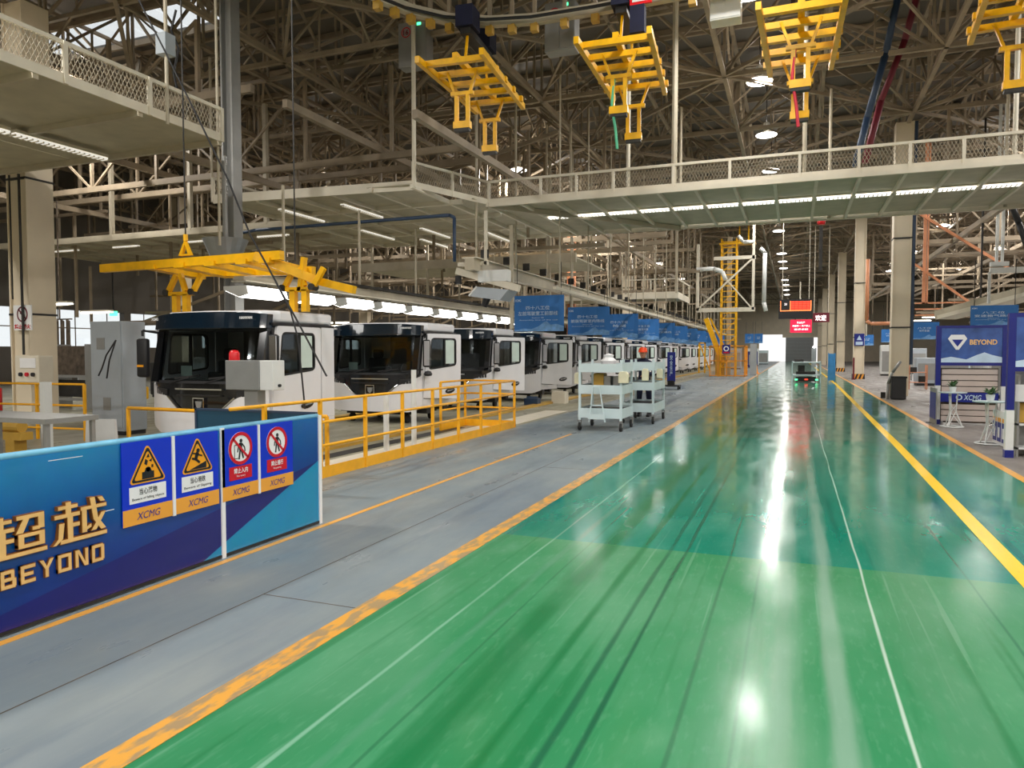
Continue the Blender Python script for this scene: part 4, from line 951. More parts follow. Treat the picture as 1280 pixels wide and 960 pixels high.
# the frame lifting the nearest cab, long side across the line
h = thing('lifting_frame', 'yellow lifting frame with four arms gripping the nearest truck cab', 'hoist', (-9.2,10.3,2.35), 'yellow lifting frames on the overhead conveyor')
put('side_beam', MB().bar((-12.3,10.0,3.25),(-8.1,10.0,3.30),.12,.15), 'yellow', h)
put('side_beam', MB().bar((-11.4,11.0,3.23),(-8.2,11.0,3.15),.12,.15), 'yellow', h)
put('outrigger_beam', MB().bar((-8.6,9.9,3.30),(-7.75,10.5,2.90),.12,.15).bar((-7.75,10.5,2.90),(-7.0,10.5,2.72),.12,.13), 'yellow', h)
for x in (-11.0,-10.3,-9.6,-8.9,-8.4): put('cross_bar', MB().bar((x,9.9,3.22),(x,11.15,3.15),.22,.09), 'yellow', h)
for x, ln in ((-10.72,0),(-8.03,1)):
    y = 10.35
    for a_, c_ in (((x-.10,y,3.10),(x-.30,y,2.80)),((x,y,3.12),(x+.12,y,2.80)),((x+.52,y,3.10),(x+.30,y,2.78))): put('arm_link', MB().bar(a_,c_,.07,.09), 'yellow', h)
    if ln: put('arm_link', MB().bar((x+.12,y,3.3),(x+.02,y,2.7),.07,.10), 'yellow', h)
    for rx in (x-.32,x+.30): put('link_roller', MB().tube((rx,y-.08,2.78),(rx,y+.08,2.78),.06,10), 'dark', h)
    put('arm_bridge', MB().box(x-.26,x+.30,y-.05,y+.05,2.72,2.79), 'yellow', h)
    for rx in (x-.17,x+.08): put('claw', MB().box(rx,rx+.11,y-.05,y+.05,2.36,2.74), 'yellow', h)
put('hook_eye', MB().ring([(-10.4+.0,3.4),(-10.1,3.4),(-10.25,3.68)],[(-10.32,3.43),(-10.18,3.43),(-10.25,3.6)],'y',10.0,10.06).tube((-10.25,10.03,3.66),(-10.25,10.03,3.78),.04,8), 'yellow', h)
put('lift_cable', MB().tube((-10.25,10.03,3.7),(-10.25,10.03,8),.014,6), 'dark', h); put('lift_cable', MB().tube((-8.3,10.6,3.3),(-8.3,10.6,8),.014,6), 'dark', h)

# ---- overhead conveyor track with its cabinets
tr = thing('conveyor_track', 'curved overhead conveyor track carrying the yellow lifting frames', 'conveyor', (-4,15.7,9.4))
pts = [(-8.6,11.5),(-8.5,12.6),(-8.35,13.5),(-8.0,14.3),(-7.4,15.0),(-6.6,15.45),(-5.6,15.7),(-4.2,15.75),(0,15.7),(6,15.5),(12,15.5)]
P3 = [Vector((x,y,9.2)) for x, y in pts]
b = MB(); [b.bar(a, c, .16, .22) for a, c in zip(P3, P3[1:])]; put('track_beam', b, 'beige', tr)
b = MB(); b.path([tuple(p+Vector((0,-.25,-.05))) for p in P3], .035, 6); put('bus_cable', b, 'black', tr)
for k in range(12):
    a = P3[min(2+k//2, 9)].lerp(P3[min(3+k//2, 10)], (k%2)*.5); put('trolley_roller', MB().box(a.x-.08,a.x+.08,a.y-.08,a.y+.08,8.92,9.1), 'khaki', tr); put('track_hanger', MB().box(a.x-.04,a.x+.04,a.y-.04,a.y+.04,9.3,ZB), 'steel', tr)
for k, (x0,x1,y,z0,z1,n_,m_,lab) in enumerate(((-10.3,-9.43,17.9,9.5,10.7,'16','grey','grey hung control cabinet just above the leftmost of the high yellow lifting frames, ringed 16'),(-5.67,-4.92,16.8,8.82,9.95,'13','grey','grey hung control cabinet up and left of the frame with green sling, ringed 13'),(-1.79,-1.16,16.3,8.7,9.7,'8','white_matte','white hung control cabinet with red ring at top edge'))):
    t = thing('control_cabinet', lab, 'cabinet', ((x0+x1)/2,y,z0), 'cabinets on the overhead conveyor')
    put('cabinet_body', MB().box(x0,x1,y-.2,y+.2,z0,z1), m_, t, bevel=.01); put('cabinet_door', MB().box(x0+.02,(x0+x1)/2-.01,y-.215,y-.2,z0+.03,z1-.03).box((x0+x1)/2+.01,x1-.02,y-.215,y-.2,z0+.03,z1-.03), m_, t)
    s = D2('y', y-.217, .004).hoop(x0+.25,z1-.28,.14,.115); put('number_ring', s.m, 'signred', t)
    text('number', n_, 'maroon', t, 'y', y-.22, (x0+.17,x0+.33,z1-.35,z1-.21), .003, .03)
    if k < 2: put('status_light', MB().box(x1-.28,x1-.16,y-.225,y-.215,z1-.14,z1-.07), 'ledgreen', t)
    put('cabinet_hanger', MB().box(x0+.1,x0+.16,y-.03,y+.03,z1,z1+1.2).box(x1-.16,x1-.1,y-.03,y+.03,z1,z1+1.2), 'steel', t)
b = MB(); b.path([(-16.4,18.3,5.0),(-16.4,18.3,5.45),(-15.8,18.3,5.5),(-9.05,18.3,5.5),(-8.9,18.3,5.42),(-8.9,18.3,4.2)], .05, 8)
tag(put('air_pipe', b, 'pipeblue', smooth=True), 'dark blue bent pipe running under the middle platform', 'pipe')
b = MB(); b.path([(-10.2,9,7.6),(-9.6,9,6.6),(-8.9,9,5.4),(-8.3,9,4.35),(-7.9,9,3.5),(-7.45,9,2.8),(-7.0,9,2.1),(-6.5,9,1.3)], .014, 6)
b.path([(-7.42,9,2.75),(-7.15,9,2.3),(-7.02,9,1.9),(-6.95,9,1.3),(-6.9,9,.8)], .014, 6)
tag(put('power_cable', b, 'black'), 'black cable hanging down in front of the nearest cab door', 'cable')
b = MB(); b.path([(-12.3,11.9,8.9),(-12.45,11.9,8.5),(-12.25,11.9,8.1),(-12.4,11.9,7.6),(-12.3,11.9,7.2),(-12.1,12,6.9),(-12.25,12,6.6),(-12.4,12,6.3)], .025, 6)
tag(put('looped_cable', b, 'black'), 'black looped cable hanging by the corner of the upper left platform', 'cable')
# grey post behind the first cab and galvanised funnel
t = thing('steel_post', 'tall grey steel post rising behind the nearest cab roof', 'post', (-12.75,14,0))
put('post_body', MB().box(-12.92,-12.87,13.8,14.1,0,ZB).box(-12.63,-12.58,13.8,14.1,0,ZB).box(-12.87,-12.63,13.93,13.97,0,ZB), 'grey', t)
t = thing('duct_funnel', 'galvanised funnel hanging above the yellow lifting frame', 'funnel', (-12.1,13,3.75))
put('funnel', MB().lathe([(.0,.02),(.31,0),(.50,.46),(.0,.46)], (-12.1,13,3.76), 24), 'galv', t); put('funnel_stem', MB().tube((-12.1,13,4.0),(-12.1,13,6.1),.06,8), 'grey', t)
# hanging fan unit near the air pipe
t = thing('tool_manipulator', 'white hung manipulator beam with grey tilted tray left of first banner', 'machine', (-8.6,20,3.3))
put('arm_beam', MB().bar((-9.65,20,4.15),(-7.6,20,3.55),.16,.2), 'cream', t); put('support_beam', MB().box(-9.6,-8.6,19.95,20.05,4.28,4.4).box(-8.72,-8.64,19.95,20.05,4.3,5.9), 'cream', t)
put('control_box', MB().box(-8.9,-7.95,19.9,20.2,3.78,4.12), 'white_matte', t); put('tray', MB().prism([(-9.1,3.35),(-8.85,3.62),(-7.85,3.5),(-8.1,3.2)],'y',19.7,20.5), 'cab_grey', t)
put('tray_edge', MB().bar((-9.1,19.7,3.35),(-8.85,19.7,3.62),.05).bar((-9.1,20.5,3.35),(-8.85,20.5,3.62),.05), 'white_matte', t)
put('tool_head', MB().tube((-8.6,20,3.35),(-8.75,20,3.05),.1,10), 'black', t); put('tool_head', MB().tube((-9.6,20,4.0),(-9.6,20,3.75),.1,10), 'black', t)
b = MB().box(-8.27,-8.17,20.9,21.0,2.4,5.6); tag(put('square_post', b, 'beige'), 'beige square post standing just left of the first banner', 'post')

# ================================================================ LEFT EDGE
t = thing('control_box', 'cream push-button control box mounted on the left pillar', 'control box', (-18,12.35,.93))
put('box_body', MB().box(-17.95,-17.1,12.1,12.48,.92,1.58), 'cream', t, bevel=.02); put('display_plate', MB().box(-17.75,-17.2,12.085,12.1,1.28,1.52), 'signwhite', t)
for x, m in ((-17.72,'signblack'),(-17.5,'signred'),(-17.28,'signblack')): put('push_button', MB().tube((x,12.1,1.12),(x,12.05,1.12),.05,12), m, t)
t = thing('wall_sign', 'white square sign with red prohibition ring on the left pillar', 'sign', (-18.9,12.41,2.25))
put('board', MB().box(-18.45,-17.8,12.44,12.47,2.22,2.85), 'signwhite', t)
s = D2('y', 12.438, .004).hoop(-18.12,2.62,.2,.16); s.line([(-18.26,2.75),(-17.98,2.49)], .04); put('prohibition_ring', s.m, 'maroon', t)
put('pictogram', D2('y',12.44,.003).line([(-18.2,2.66),(-18.04,2.58)],.05).disc(-18.12,2.68,.045).m, 'signblack', t)
text('caption', '禁止烟火', 'signred', t, 'y', 12.438, (-18.42,-17.83,2.25,2.37), .003, .03)
b = MB().tube((-18.05,12.4,1.6),(-18.05,12.4,6.1),.03,6).tube((-18.4,12.4,3.0),(-18.4,12.4,6.1),.02,6); tag(put('conduit', b, 'dark'), 'dark conduit pipes strapped up the left pillar', 'pipe')
t = thing('electrical_cabinet', 'tall pale grey electrical cabinet behind the nearest cab mirror', 'cabinet', (-12.86,10.8,0))
put('cabinet_body', MB().box(-13.3,-12.42,10.5,11.05,.08,2.28), 'cab_grey', t, bevel=.01); put('plinth', MB().box(-13.28,-12.44,10.52,11.03,0,.1), 'black', t)
put('cabinet_door', MB().box(-13.27,-12.45,10.485,10.5,.14,2.24), 'cab_grey', t); put('vent_plate', MB().box(-13.1,-12.88,10.475,10.486,1.72,1.95), 'grey', t); put('vent_plate', MB().box(-12.95,-12.75,10.475,10.486,.5,.75), 'grey', t)
b = MB().path([(-12.35,10.3,1.9),(-12.5,10.2,1.6),(-12.62,10.2,1.35),(-12.72,10.2,1.2)], .015, 6).path([(-12.35,10.3,1.9),(-12.42,10.2,1.5),(-12.5,10.2,1.15)], .015, 6); tag(put('wiring_loom', b, 'black'), 'black wiring ends dangling in front of the grey cabinet', 'cable')
t = thing('work_table', 'grey steel work table behind the blue fence at the left edge', 'table', (-9.2,6.2,0))
put('table_top', MB().box(-10.4,-8.25,5.9,6.6,.80,.86), 'grey', t); put('lower_shelf', MB().box(-10.35,-8.3,5.95,6.55,.25,.28), 'grey', t)
for x in (-10.35,-9.15,-8.3):
    for y in (5.95,6.55): put('leg', MB().box(x-.025,x+.025,y-.025,y+.025,0,.8), 'grey', t)
tag(put('yellow_motor', MB().tube((-11.5,7.6,.5),(-11.15,7.6,.5),.09,12).box(-11.55,-11.05,7.5,7.7,.3,.42).box(-11.4,-11.2,7.5,7.7,0,.3), 'khaki'), 'yellow motor unit on a stand behind the work table', 'motor')
tag(put('yellow_crate', MB().box(-9.3,-8.85,7.9,8.2,0,.30).box(-9.25,-8.9,7.95,8.15,.3,.34), 'yellow'), 'small yellow crate on the floor behind the work table', 'crate')
tag(put('cardboard_sheet', MB().prism([(-10.45,.0),(-9.75,.0),(-9.8,.62),(-10.4,.60)], 'y', 8.1, 8.15), 'liner'), 'grey-brown board leaning in front of the grey cabinet', 'board')
tag(put('wrapped_post', MB().box(-11.3,-11.18,8.0,8.12,0,1.18), 'white_matte'), 'white bandaged post in front of the yellow two-bar railing', 'post')
t = thing('storage_rack', 'steel rack with stained brown panels beyond the left pillar', 'rack', (-19.6,15,0))
put('panel', MB().box(-20.6,-19.1,14.98,15.02,1.0,1.85), 'brown', t); put('panel', MB().box(-20.5,-19.1,15.1,15.14,.35,.85), 'dark', t)
for rx in (-20.65,-19.12): put('upright', MB().box(rx,rx+.07,14.9,15.6,0,1.9), 'grey', t)
for rz in (.92,.25): put('crossbar', MB().box(-20.6,-19.1,14.9,14.95,rz,rz+.08), 'grey', t)
t = thing('pallet_truck', 'yellow wheeled floor machine behind the yellow two-bar railing', 'machine', (-14.9,12.3,0))
put('machine_body', MB().box(-15.0,-14.3,12.2,12.8,.55,.85).prism([(-15,.3),(-14.4,.3),(-14.5,.6),(-15,.6)],'y',12.2,12.8), 'yellow', t, bevel=.03); put('wheel', MB().tube((-14.9,12.1,.28),(-14.55,12.1,.28),.28,16), 'rubber', t)
tag(put('red_drum', MB().lathe([(0,0),(.28,0),(.28,.9),(.26,.92),(0,.92)], (-15.6,9.9,0), 18), 'red', smooth=False), 'red drum at the foot of the left pillar', 'drum')
tag(put('teal_cabinet', MB().box(-19.9,-19.3,12.2,12.6,.9,1.75).box(-19.8,-19.4,12.25,12.55,.2,.9), 'pipeblue', bevel=.02), 'dark teal unit cut by the left frame edge', 'cabinet')
b = MB()
for k in range(7): b.prism([(-27.6+k*.16,1.8+.1*(k%3)),(-27.48+k*.16,1.75),(-27.47+k*.16,2.9),(-27.58+k*.16,2.95)], 'y', 20+.1*(k%2), 20.08+.1*(k%2))
b.box(-27.8,-26.4,20.05,20.09,2.95,3.0).box(-27.1,-27.06,20.05,20.09,3.0,7.6)
tag(put('hanging_coats', b, 'brown'), 'row of beige cloths hanging by the far left windows', 'clothes', kind='stuff')
t = thing('exit_sign', 'small green glowing exit sign over the far left hall', 'sign', (-30.1,25,3.45)); put('sign_box', MB().box(-30.35,-29.9,25,25.06,3.4,3.62), 'ledgreen', t); put('sign_hanger', MB().box(-30.15,-30.1,25,25.05,3.6,5.5), 'dark', t)
for k, (x,y,w_,h_) in enumerate(((-24,19,1.6,1.7),(-21.6,20,1.4,1.3),(-27,22,2.2,1.5),(-18.2,18.5,1.2,1.5))):
    t = thing('machine_cabinet', ['blue-grey machine housing far left beyond the rack','low dark machine housing beside the far left windows','wide dusty machine housing under the hanging cloths','grey machine housing behind the tall pale cabinet'][k], 'machine', (x,y,0))
    put('housing', MB().box(x-w_/2,x+w_/2,y,y+1,.1,h_), ['cab_grey','dark','brown','grey'][k], t, bevel=.03); put('panel_door', MB().box(x-w_/2+.1,x+w_/2-.1,y-.02,y,.3,h_-.2), ['grey','black','dark','cab_grey'][k], t); put('plinth', MB().box(x-w_/2+.05,x+w_/2-.05,y+.05,y+.95,0,.1), 'black', t)
for k in range(7):
    strip_light((-24-3.0*(k%2),17+4*k,3.3),(-24-3.0*(k%2)+1.6,17+4*k,3.3), 'bright strip light over the far left hall, %s in depth' % ORD[k].replace('nearest','first'), 'strip lights in the far left hall', m='tubew')
# control box on a grey post in front of the first cab with red beacon
t = thing('control_pedestal', 'grey control box on a square post in front of the nearest cab', 'control box', (-6.7,7.6,0))
put('post', MB().box(-6.80,-6.58,7.6,7.75,0,1.2), 'grey', t); put('box_body', MB().box(-7.07,-6.51,7.55,7.8,1.16,1.55), 'galv', t, bevel=.008)
put('side_box', MB().box(-6.51,-6.3,7.56,7.8,1.16,1.55), 'white_matte', t, bevel=.008); put('knob', MB().tube((-6.30,7.68,1.22),(-6.27,7.68,1.22),.02,8), 'black', t)
put('beacon', MB().lathe([(.07,0),(.07,.09),(.05,.13),(0,.14)], (-7.03,7.68,1.55), 14), 'red', t, smooth=True)

# ================================================================ TROLLEYS AND THE WORKER
def trolley(x0, x1, y0, y1, label):
    t = thing('parts_trolley', label, 'trolley', ((x0+x1)/2,(y0+y1)/2,0), 'white parts trolleys')
    for x in (x0, x1-.05):
        for y in (y0, y1-.05):
            put('upright', MB().box(x,x+.05,y,y+.05,.22,1.50), 'cartwhite', t)
            wx, wy = x+.025, y+.025
            c = put('castor_fork', MB().box(wx-.035,wx-.025,wy-.03,wy+.03,.08,.22).box(wx+.025,wx+.035,wy-.03,wy+.03,.08,.22).box(wx-.035,wx+.035,wy-.03,wy+.03,.2,.225), 'grey', t)
            put('castor_wheel', MB().tube((wx-.022,wy,.085),(wx+.022,wy,.085),.085,14), 'rubber', c)
    for z0, z1, m in ((1.24,1.42,0),(.78,.97,1),(.27,.48,1)):
        s = put('shelf', MB().box(x0,x1,y0,y1,z0,z0+.02), 'cartwhite' , t)
        put('shelf_lip', MB().box(x0,x1,y0-.006,y0,z0,z1).box(x0,x1,y1,y1+.006,z0,z1).box(x0-.006,x0,y0,y1,z0,z1).box(x1,x1+.006,y0,y1,z0,z1), 'cartwhite', s)
        if m: put('rubber_mat', MB().box(x0+.03,x1-.03,y0+.03,y1-.03,z0+.02,z1-.04), 'dark', s)
        else: put('shelf_mat', MB().box(x0+.02,x1-.02,y0+.02,y1-.02,z0+.02,z1-.03), 'seat', s)
    return t
t1 = trolley(-4.27,-3.33,14.78,15.85,'white three-tier parts trolley with a folding stool leaning, nearer one')
b = MB().bar((-3.92,14.66,.95),(-4.0,14.66,.2),.025).bar((-3.78,14.66,.95),(-3.66,14.66,.2),.025).bar((-3.92,14.66,.95),(-3.78,14.66,.95),.03).bar((-3.97,14.66,.55),(-3.72,14.66,.55),.025).box(-4.02,-3.66,14.62,14.68,.26,.36)
tag(put('step_stool', b, 'cartwhite'), 'small white A-frame stool hung on the front of nearer trolley', 'stool')
t2 = trolley(-3.75,-3.0,16.65,18.1,'white three-tier parts trolley standing behind the nearer one')
for k, (x,y,z,w_,h_,lab) in enumerate(((-3.30,14.72,1.02,.2,.24,'cream plastic bin hung on the right front corner of the nearer trolley'),(-4.36,15.0,.98,.14,.24,'cream plastic bin hung on the left side of the nearer trolley'),(-2.98,15.4,1.05,.13,.26,'cream bottle-shaped bin between the two trolleys'),(-2.93,16.9,1.06,.13,.22,'cream plastic bin hung on the right side of the rear trolley'))):
    tag(put('parts_bin', MB().prism([(x-w_/2,z),(x+w_/2,z),(x+w_/2,z+h_*.8),(x+w_*.3,z+h_),(x-w_*.3,z+h_),(x-w_/2,z+h_*.8)], 'y', y, y+.14), 'cream_plastic', bevel=.01), lab, 'bin', 'bins hung on the trolleys')
tag(put('crumpled_bag', MB().lathe([(0,0),(.16,.0),(.18,.08),(.10,.15),(.12,.2),(.0,.24)], (-3.72,15.2,1.40), 9), 'signwhite', smooth=False), 'crumpled white plastic bag on top of the nearer trolley', 'bag')
tag(put('cardboard_box', MB().box(-4.0,-3.78,15.0,15.3,.95,1.2).box(-3.99,-3.79,15.02,15.28,1.2,1.215), 'khaki'), 'small brown box on the middle shelf of nearer trolley', 'box')
for k, (x,z) in enumerate(((-3.7,.95),(-3.5,.95))): tag(put('wire_basket', MB().box(x-.08,x+.08,15.0,15.3,z,z+.02).box(x-.08,x-.07,15,15.3,z,z+.2).box(x+.07,x+.08,15,15.3,z,z+.2).box(x-.08,x+.08,15,15.01,z,z+.2).box(x-.08,x+.08,15.29,15.3,z,z+.2), 'grey'), 'grey open basket on the nearer trolley middle shelf, %s' % ('left of the two' if k == 0 else 'right of the two'), 'basket', 'baskets on the trolley shelf')

def skin_body(name, joints, edges, m, parent, root=0, sub=2):
    """one continuous surface grown over a skeleton; joints = (x,y,z,radius)"""
    me = bpy.data.meshes.new(name); me.from_pydata([j[:3] for j in joints], edges, [])
    o = bpy.data.objects.new(name, me); COL.objects.link(o)
    sk = o.modifiers.new('skin', 'SKIN'); sk.use_smooth_shade = True
    for i, v in enumerate(me.skin_vertices[0].data): v.radius = (joints[i][3], joints[i][3]*(joints[i][4] if len(joints[i]) > 4 else 1)); v.use_root = (i == root)
    sb_ = o.modifiers.new('sub', 'SUBSURF'); sb_.levels = sub; sb_.render_levels = sub
    dg = bpy.context.evaluated_depsgraph_get(); m2 = bpy.data.meshes.new_from_object(o.evaluated_get(dg)); bpy.data.objects.remove(o)
    m2.name = name
    for p in m2.polygons: p.material_index = 0; p.use_smooth = True
    m2.materials.clear()
    return put(name, m2, m, parent)
px, py = -3.62, 18.65
p = thing('person', 'worker in dark navy clothes and orange helmet leaning over the rear trolley, arm stretched left', 'person', (px,py,0))
J = [(px,py,.95,.15,.8),(px,py-.03,1.12,.14,.8),(px+.01,py-.12,1.30,.17,.75),(px+.02,py-.18,1.42,.12,.8),(px+.02,py-.22,1.49,.06),(px+.02,py-.25,1.54,.055),
     (px-.18,py-.17,1.40,.075),(px-.38,py-.32,1.42,.055),(px-.58,py-.42,1.44,.045),          # left-pointing arm
     (px+.20,py-.15,1.38,.075),(px+.27,py-.10,1.14,.058),(px+.12,py-.34,1.08,.045),           # bent arm
     (px-.10,py,.88,.10),(px-.12,py-.04,.50,.075),(px-.12,py+.02,.10,.05),
     (px+.10,py,.88,.10),(px+.13,py-.02,.50,.075),(px+.13,py+.03,.10,.05)]
Ed = [(0,1),(1,2),(2,3),(3,4),(4,5),(3,6),(6,7),(7,8),(3,9),(9,10),(10,11),(0,12),(12,13),(13,14),(0,15),(15,16),(16,17)]
skin_body('body', J, Ed, 'navy_cloth', p)
hx, hy, hz = px+.02, py-.29, 1.64
hd = MB().lathe([(0,-.13),(.045,-.125),(.065,-.08),(.078,-.02),(.08,.04),(.07,.09),(0,.12)], (hx,hy,hz), 16)
hd.v = [(x, y-(.012 if z < hz-.03 and y < hy else 0), z) for x, y, z in hd.v]
head = put('head', hd, 'skin', p, smooth=True)
put('nose', MB().prism([(hx-.012,hz-.035),(hx+.012,hz-.035),(hx,hz+.01)], 'y', hy-.105, hy-.07), 'skin', head)
put('eye', MB().lathe([(0,-.008),(.009,0),(0,.008)], (hx-.028,hy-.074,hz+.005), 8).lathe([(0,-.008),(.009,0),(0,.008)], (hx+.028,hy-.074,hz+.005), 8), 'black', head)
put('mouth', MB().box(hx-.022,hx+.022,hy-.088,hy-.078,hz-.068,hz-.060), 'maroon', head)
for s_ in (-1,1): put('ear', MB().lathe([(0,-.03),(.014,-.01),(.014,.015),(0,.03)], (hx+s_*.08,hy+.005,hz-.005), 8), 'skin', head)
put('helmet', MB().lathe([(.125,.0),(.128,.01),(.112,.02),(.108,.07),(.08,.115),(.03,.135),(0,.138)], (hx,hy-.01,hz+.025), 20), 'helmet', p, smooth=True)
put('helmet_peak', MB().prism([(hx-.09,hy-.09),(hx+.09,hy-.09),(hx+.06,hy-.165),(hx-.06,hy-.165)], 'z', hz+.022, hz+.034), 'helmet', p)
def hand(cx, cy, cz, dx, dy, dz, name='hand'):
    d_ = Vector((dx,dy,dz)).normalized(); sd = d_.cross(Vector((0,0,1))).normalized(); c0 = Vector((cx,cy,cz))
    jj = [(*c0,.028),(*(c0+d_*.05),.036,.5),(*(c0+d_*.09),.034,.5)]; ee = [(0,1),(1,2)]
    for k in range(4):
        b0 = c0+d_*.09+sd*(k-1.5)*.02; ln = (.062,.075,.07,.055)[k]; i0 = len(jj)
        jj += [(*b0,.0095),(*(b0+d_*ln*.5-Vector((0,0,.008))),.009),(*(b0+d_*ln*.85-Vector((0,0,.028))),.008)]; ee += [(2,i0),(i0,i0+1),(i0+1,i0+2)]
    i0 = len(jj); b0 = c0+d_*.035-sd*.035; jj += [(*b0,.012),(*(b0+d_*.035-sd*.025),.010),(*(b0+d_*.06-sd*.03-Vector((0,0,.01))),.009)]; ee += [(1,i0),(i0,i0+1),(i0+1,i0+2)]
    skin_body(name, jj, ee, 'skin', p)
hand(px-.62,py-.44,1.44,-1,-.25,-.1); hand(px+.08,py-.40,1.07,-.4,-1,0)
for s_ in (-.12,.13): put('shoe', MB().prism([(py+.09,0),(py-.20,0),(py-.21,.04),(py-.10,.08),(py-.02,.13),(py+.08,.13)], 'x', px+s_-.045, px+s_+.045), 'black', p, bevel=.015)
# navy notice stand on castors
t = thing('notice_stand', 'narrow navy upright notice board on a castor base by the aisle', 'sign', (-5.15,32.8,0))
put('board', MB().box(-5.33,-4.97,32.78,32.84,.35,1.68), 'signnavy', t, bevel=.01); put('base', MB().box(-5.55,-4.75,32.5,33.1,.14,.2).box(-5.3,-5.0,32.7,32.9,.2,.4), 'dark', t)
text('board_lettering', '安\n全\n生\n产', 'bannertxt', t, 'y', 32.775, (-5.22,-5.08,.6,1.55), .003, .02)
for x in (-5.5,-4.8):
    for y in (32.55,33.05): put('castor_wheel', MB().tube((x-.03,y,.07),(x+.03,y,.07),.07,10), 'rubber', t)
# small boxes by the line
tag(put('cream_crate', MB().box(-7.35,-6.9,22.3,22.7,0,.36).box(-7.33,-6.92,22.32,22.68,.36,.39), 'cream'), 'pale crate on floor left of the trolleys', 'crate')
tag(put('blue_tool_bag', MB().box(-7.9,-7.45,21.2,21.5,0,.22).tube((-7.85,21.35,.22),(-7.5,21.35,.22),.06,8), 'pipeblue'), 'dark blue tool bag on the floor below the fourth cab', 'bag')

# ================================================================ LADDER TOWER AND CAGE (far left of the aisle)
t = thing('ladder_tower', 'tall yellow caged ladder tower at the far end of the cab line', 'tower', (-4.4,53,0))
for x in (-4.85,-3.85):
    for y in (52.6,53.4): put('upright', MB().box(x-.05,x+.05,y-.05,y+.05,0,9.6), 'yellow', t)
put('column_core', MB().box(-4.5,-4.2,53,53.3,0,9.8), 'beige', t)
for k in range(24): put('hoop', MB().box(-4.87,-3.83,52.55,52.6,.6+.38*k,.66+.38*k), 'yellow', t)
for k in range(8):
    z = .6+1.1*k; put('brace', MB().bar((-4.85,52.6,z),(-3.85,52.6,z+1.1),.04), 'yellow', t)
put('head_platform', MB().box(-5.0,-2.6,52.5,53.5,9.2,9.3).box(-3.7,-3.62,52.5,52.6,9.3,10.4).box(-3.1,-3.02,52.5,52.6,9.3,10.4).box(-2.7,-2.62,52.5,52.6,9.3,10.4), 'yellow', t)
t = thing('safety_cage', 'orange mesh safety cage around the foot of the yellow tower', 'cage', (-4.3,52.5,0))
for x in (-5.45,-4.9,-4.35,-3.8,-3.15): put('cage_post', MB().box(x-.035,x+.035,51.5,51.57,0,2.15), 'orange_cage', t)
for z in (.08,1.1,2.12): put('cage_rail', MB().box(-5.45,-3.15,51.5,51.56,z-.03,z+.03).box(-3.18,-3.12,51.5,54,z-.03,z+.03), 'orange_cage', t)
b = MB()
for k in range(22): b.box(-5.43+k*.105,-5.42+k*.105,51.52,51.53,.1,2.1)
for k in range(18): b.box(-5.45,-3.15,51.52,51.53,.12+k*.115,.13+k*.115)
tag(put('cage_mesh', b, 'orange_cage', t), kind='stuff')
put('cage_post', MB().box(-3.18,-3.1,53.9,54,0,2.15).box(-3.18,-3.1,52.7,52.76,0,2.15), 'orange_cage', t)
t2_ = thing('round_sign', 'blue square sign with white ring on the orange cage', 'sign', (-4.35,51.4,1.75)); put('board', MB().box(-4.62,-4.1,51.42,51.46,1.6,2.2), 'navy', t2_); put('ring', D2('y',51.415,.004).hoop(-4.36,1.93,.18,.11).m, 'signwhite', t2_); put('red_strip', D2('y',51.415,.004).rect(-4.56,-4.16,1.63,1.72).m, 'signred', t2_)
t = thing('robot_arm', 'yellow slanted lifting arm leaning against the ladder tower', 'machine', (-5.6,53,0))
put('arm_beam', MB().bar((-5.9,53,4.1),(-4.9,53,1.4),.28,.35).bar((-5.6,53,4.1),(-4.7,53,2.2),.12), 'yellow', t); put('arm_base', MB().box(-5.2,-4.6,52.7,53.3,0,1.5), 'khaki', t)
put('arm_frame', MB().box(-6.4,-6.3,52.9,53,.2,2.4).box(-6.0,-5.9,52.9,53,.2,2.4).box(-6.4,-5.9,52.9,53,2.3,2.4).bar((-6.3,53,2.2),(-5.6,53,.4),.08), 'yellow', t)
tag(put('wall_panel_cabinet', MB().box(-3.0,-2.55,55,55.6,0,2.3).box(-2.97,-2.58,54.98,55,.1,2.2), 'cab_grey'), 'pale grey cabinet right of the orange cage', 'cabinet')
c = thing('traffic_cone', 'orange cone-shaped marker at the aisle edge beyond the tower', 'cone', (-2.9,60,0)); put('cone', MB().lathe([(.28,.04),(.07,1.25),(0,1.28)], (-2.9,60,0), 14), 'orange_cage', c, smooth=True); put('base', MB().box(-3.25,-2.55,59.65,60.35,0,.05), 'orange_cage', c)
# white duct frame hung beyond
t = thing('hung_gantry', 'white hung steel gantry frame left of the lamp row', 'gantry', (-3,45,4.2))
put('gantry_leg', MB().box(-2.4,-2.25,44.95,45.1,4.2,9.6), 'cream', t); put('gantry_leg', MB().box(-5.6,-5.45,44.95,45.1,4.2,8.2), 'cream', t)
put('gantry_beam', MB().box(-5.6,-2.2,44.95,45.1,4.1,4.35).box(-4.6,-2.2,44.95,45.1,7.2,7.4), 'cream', t); put('gantry_brace', MB().bar((-5.5,45,4.3),(-2.4,45,7.2),.1).bar((-4,45,6.2),(-2.4,45,4.3),.08), 'cream', t)
for pth, r_, lab in (([(-1.95,45,7.8),(-1.7,45,7.5),(-1.72,45,4.6),(-1.6,45,4.1)],.12,'tall white vertical air duct right of the hung gantry frame'),([(-5.6,45,6.7),(-4.6,45,6.7),(-4.1,45,6.5),(-3.9,45,6.0)],.13,'white bent air duct left of the yellow ladder tower'),([(-3.2,45,8.6),(-2.9,45,8.2),(-2.3,45,8.2)],.1,'short white bent duct at the top of the hung gantry frame')):
    tag(put('air_duct', MB().path(pth, r_, 10), 'white_matte', smooth=True), lab, 'duct')

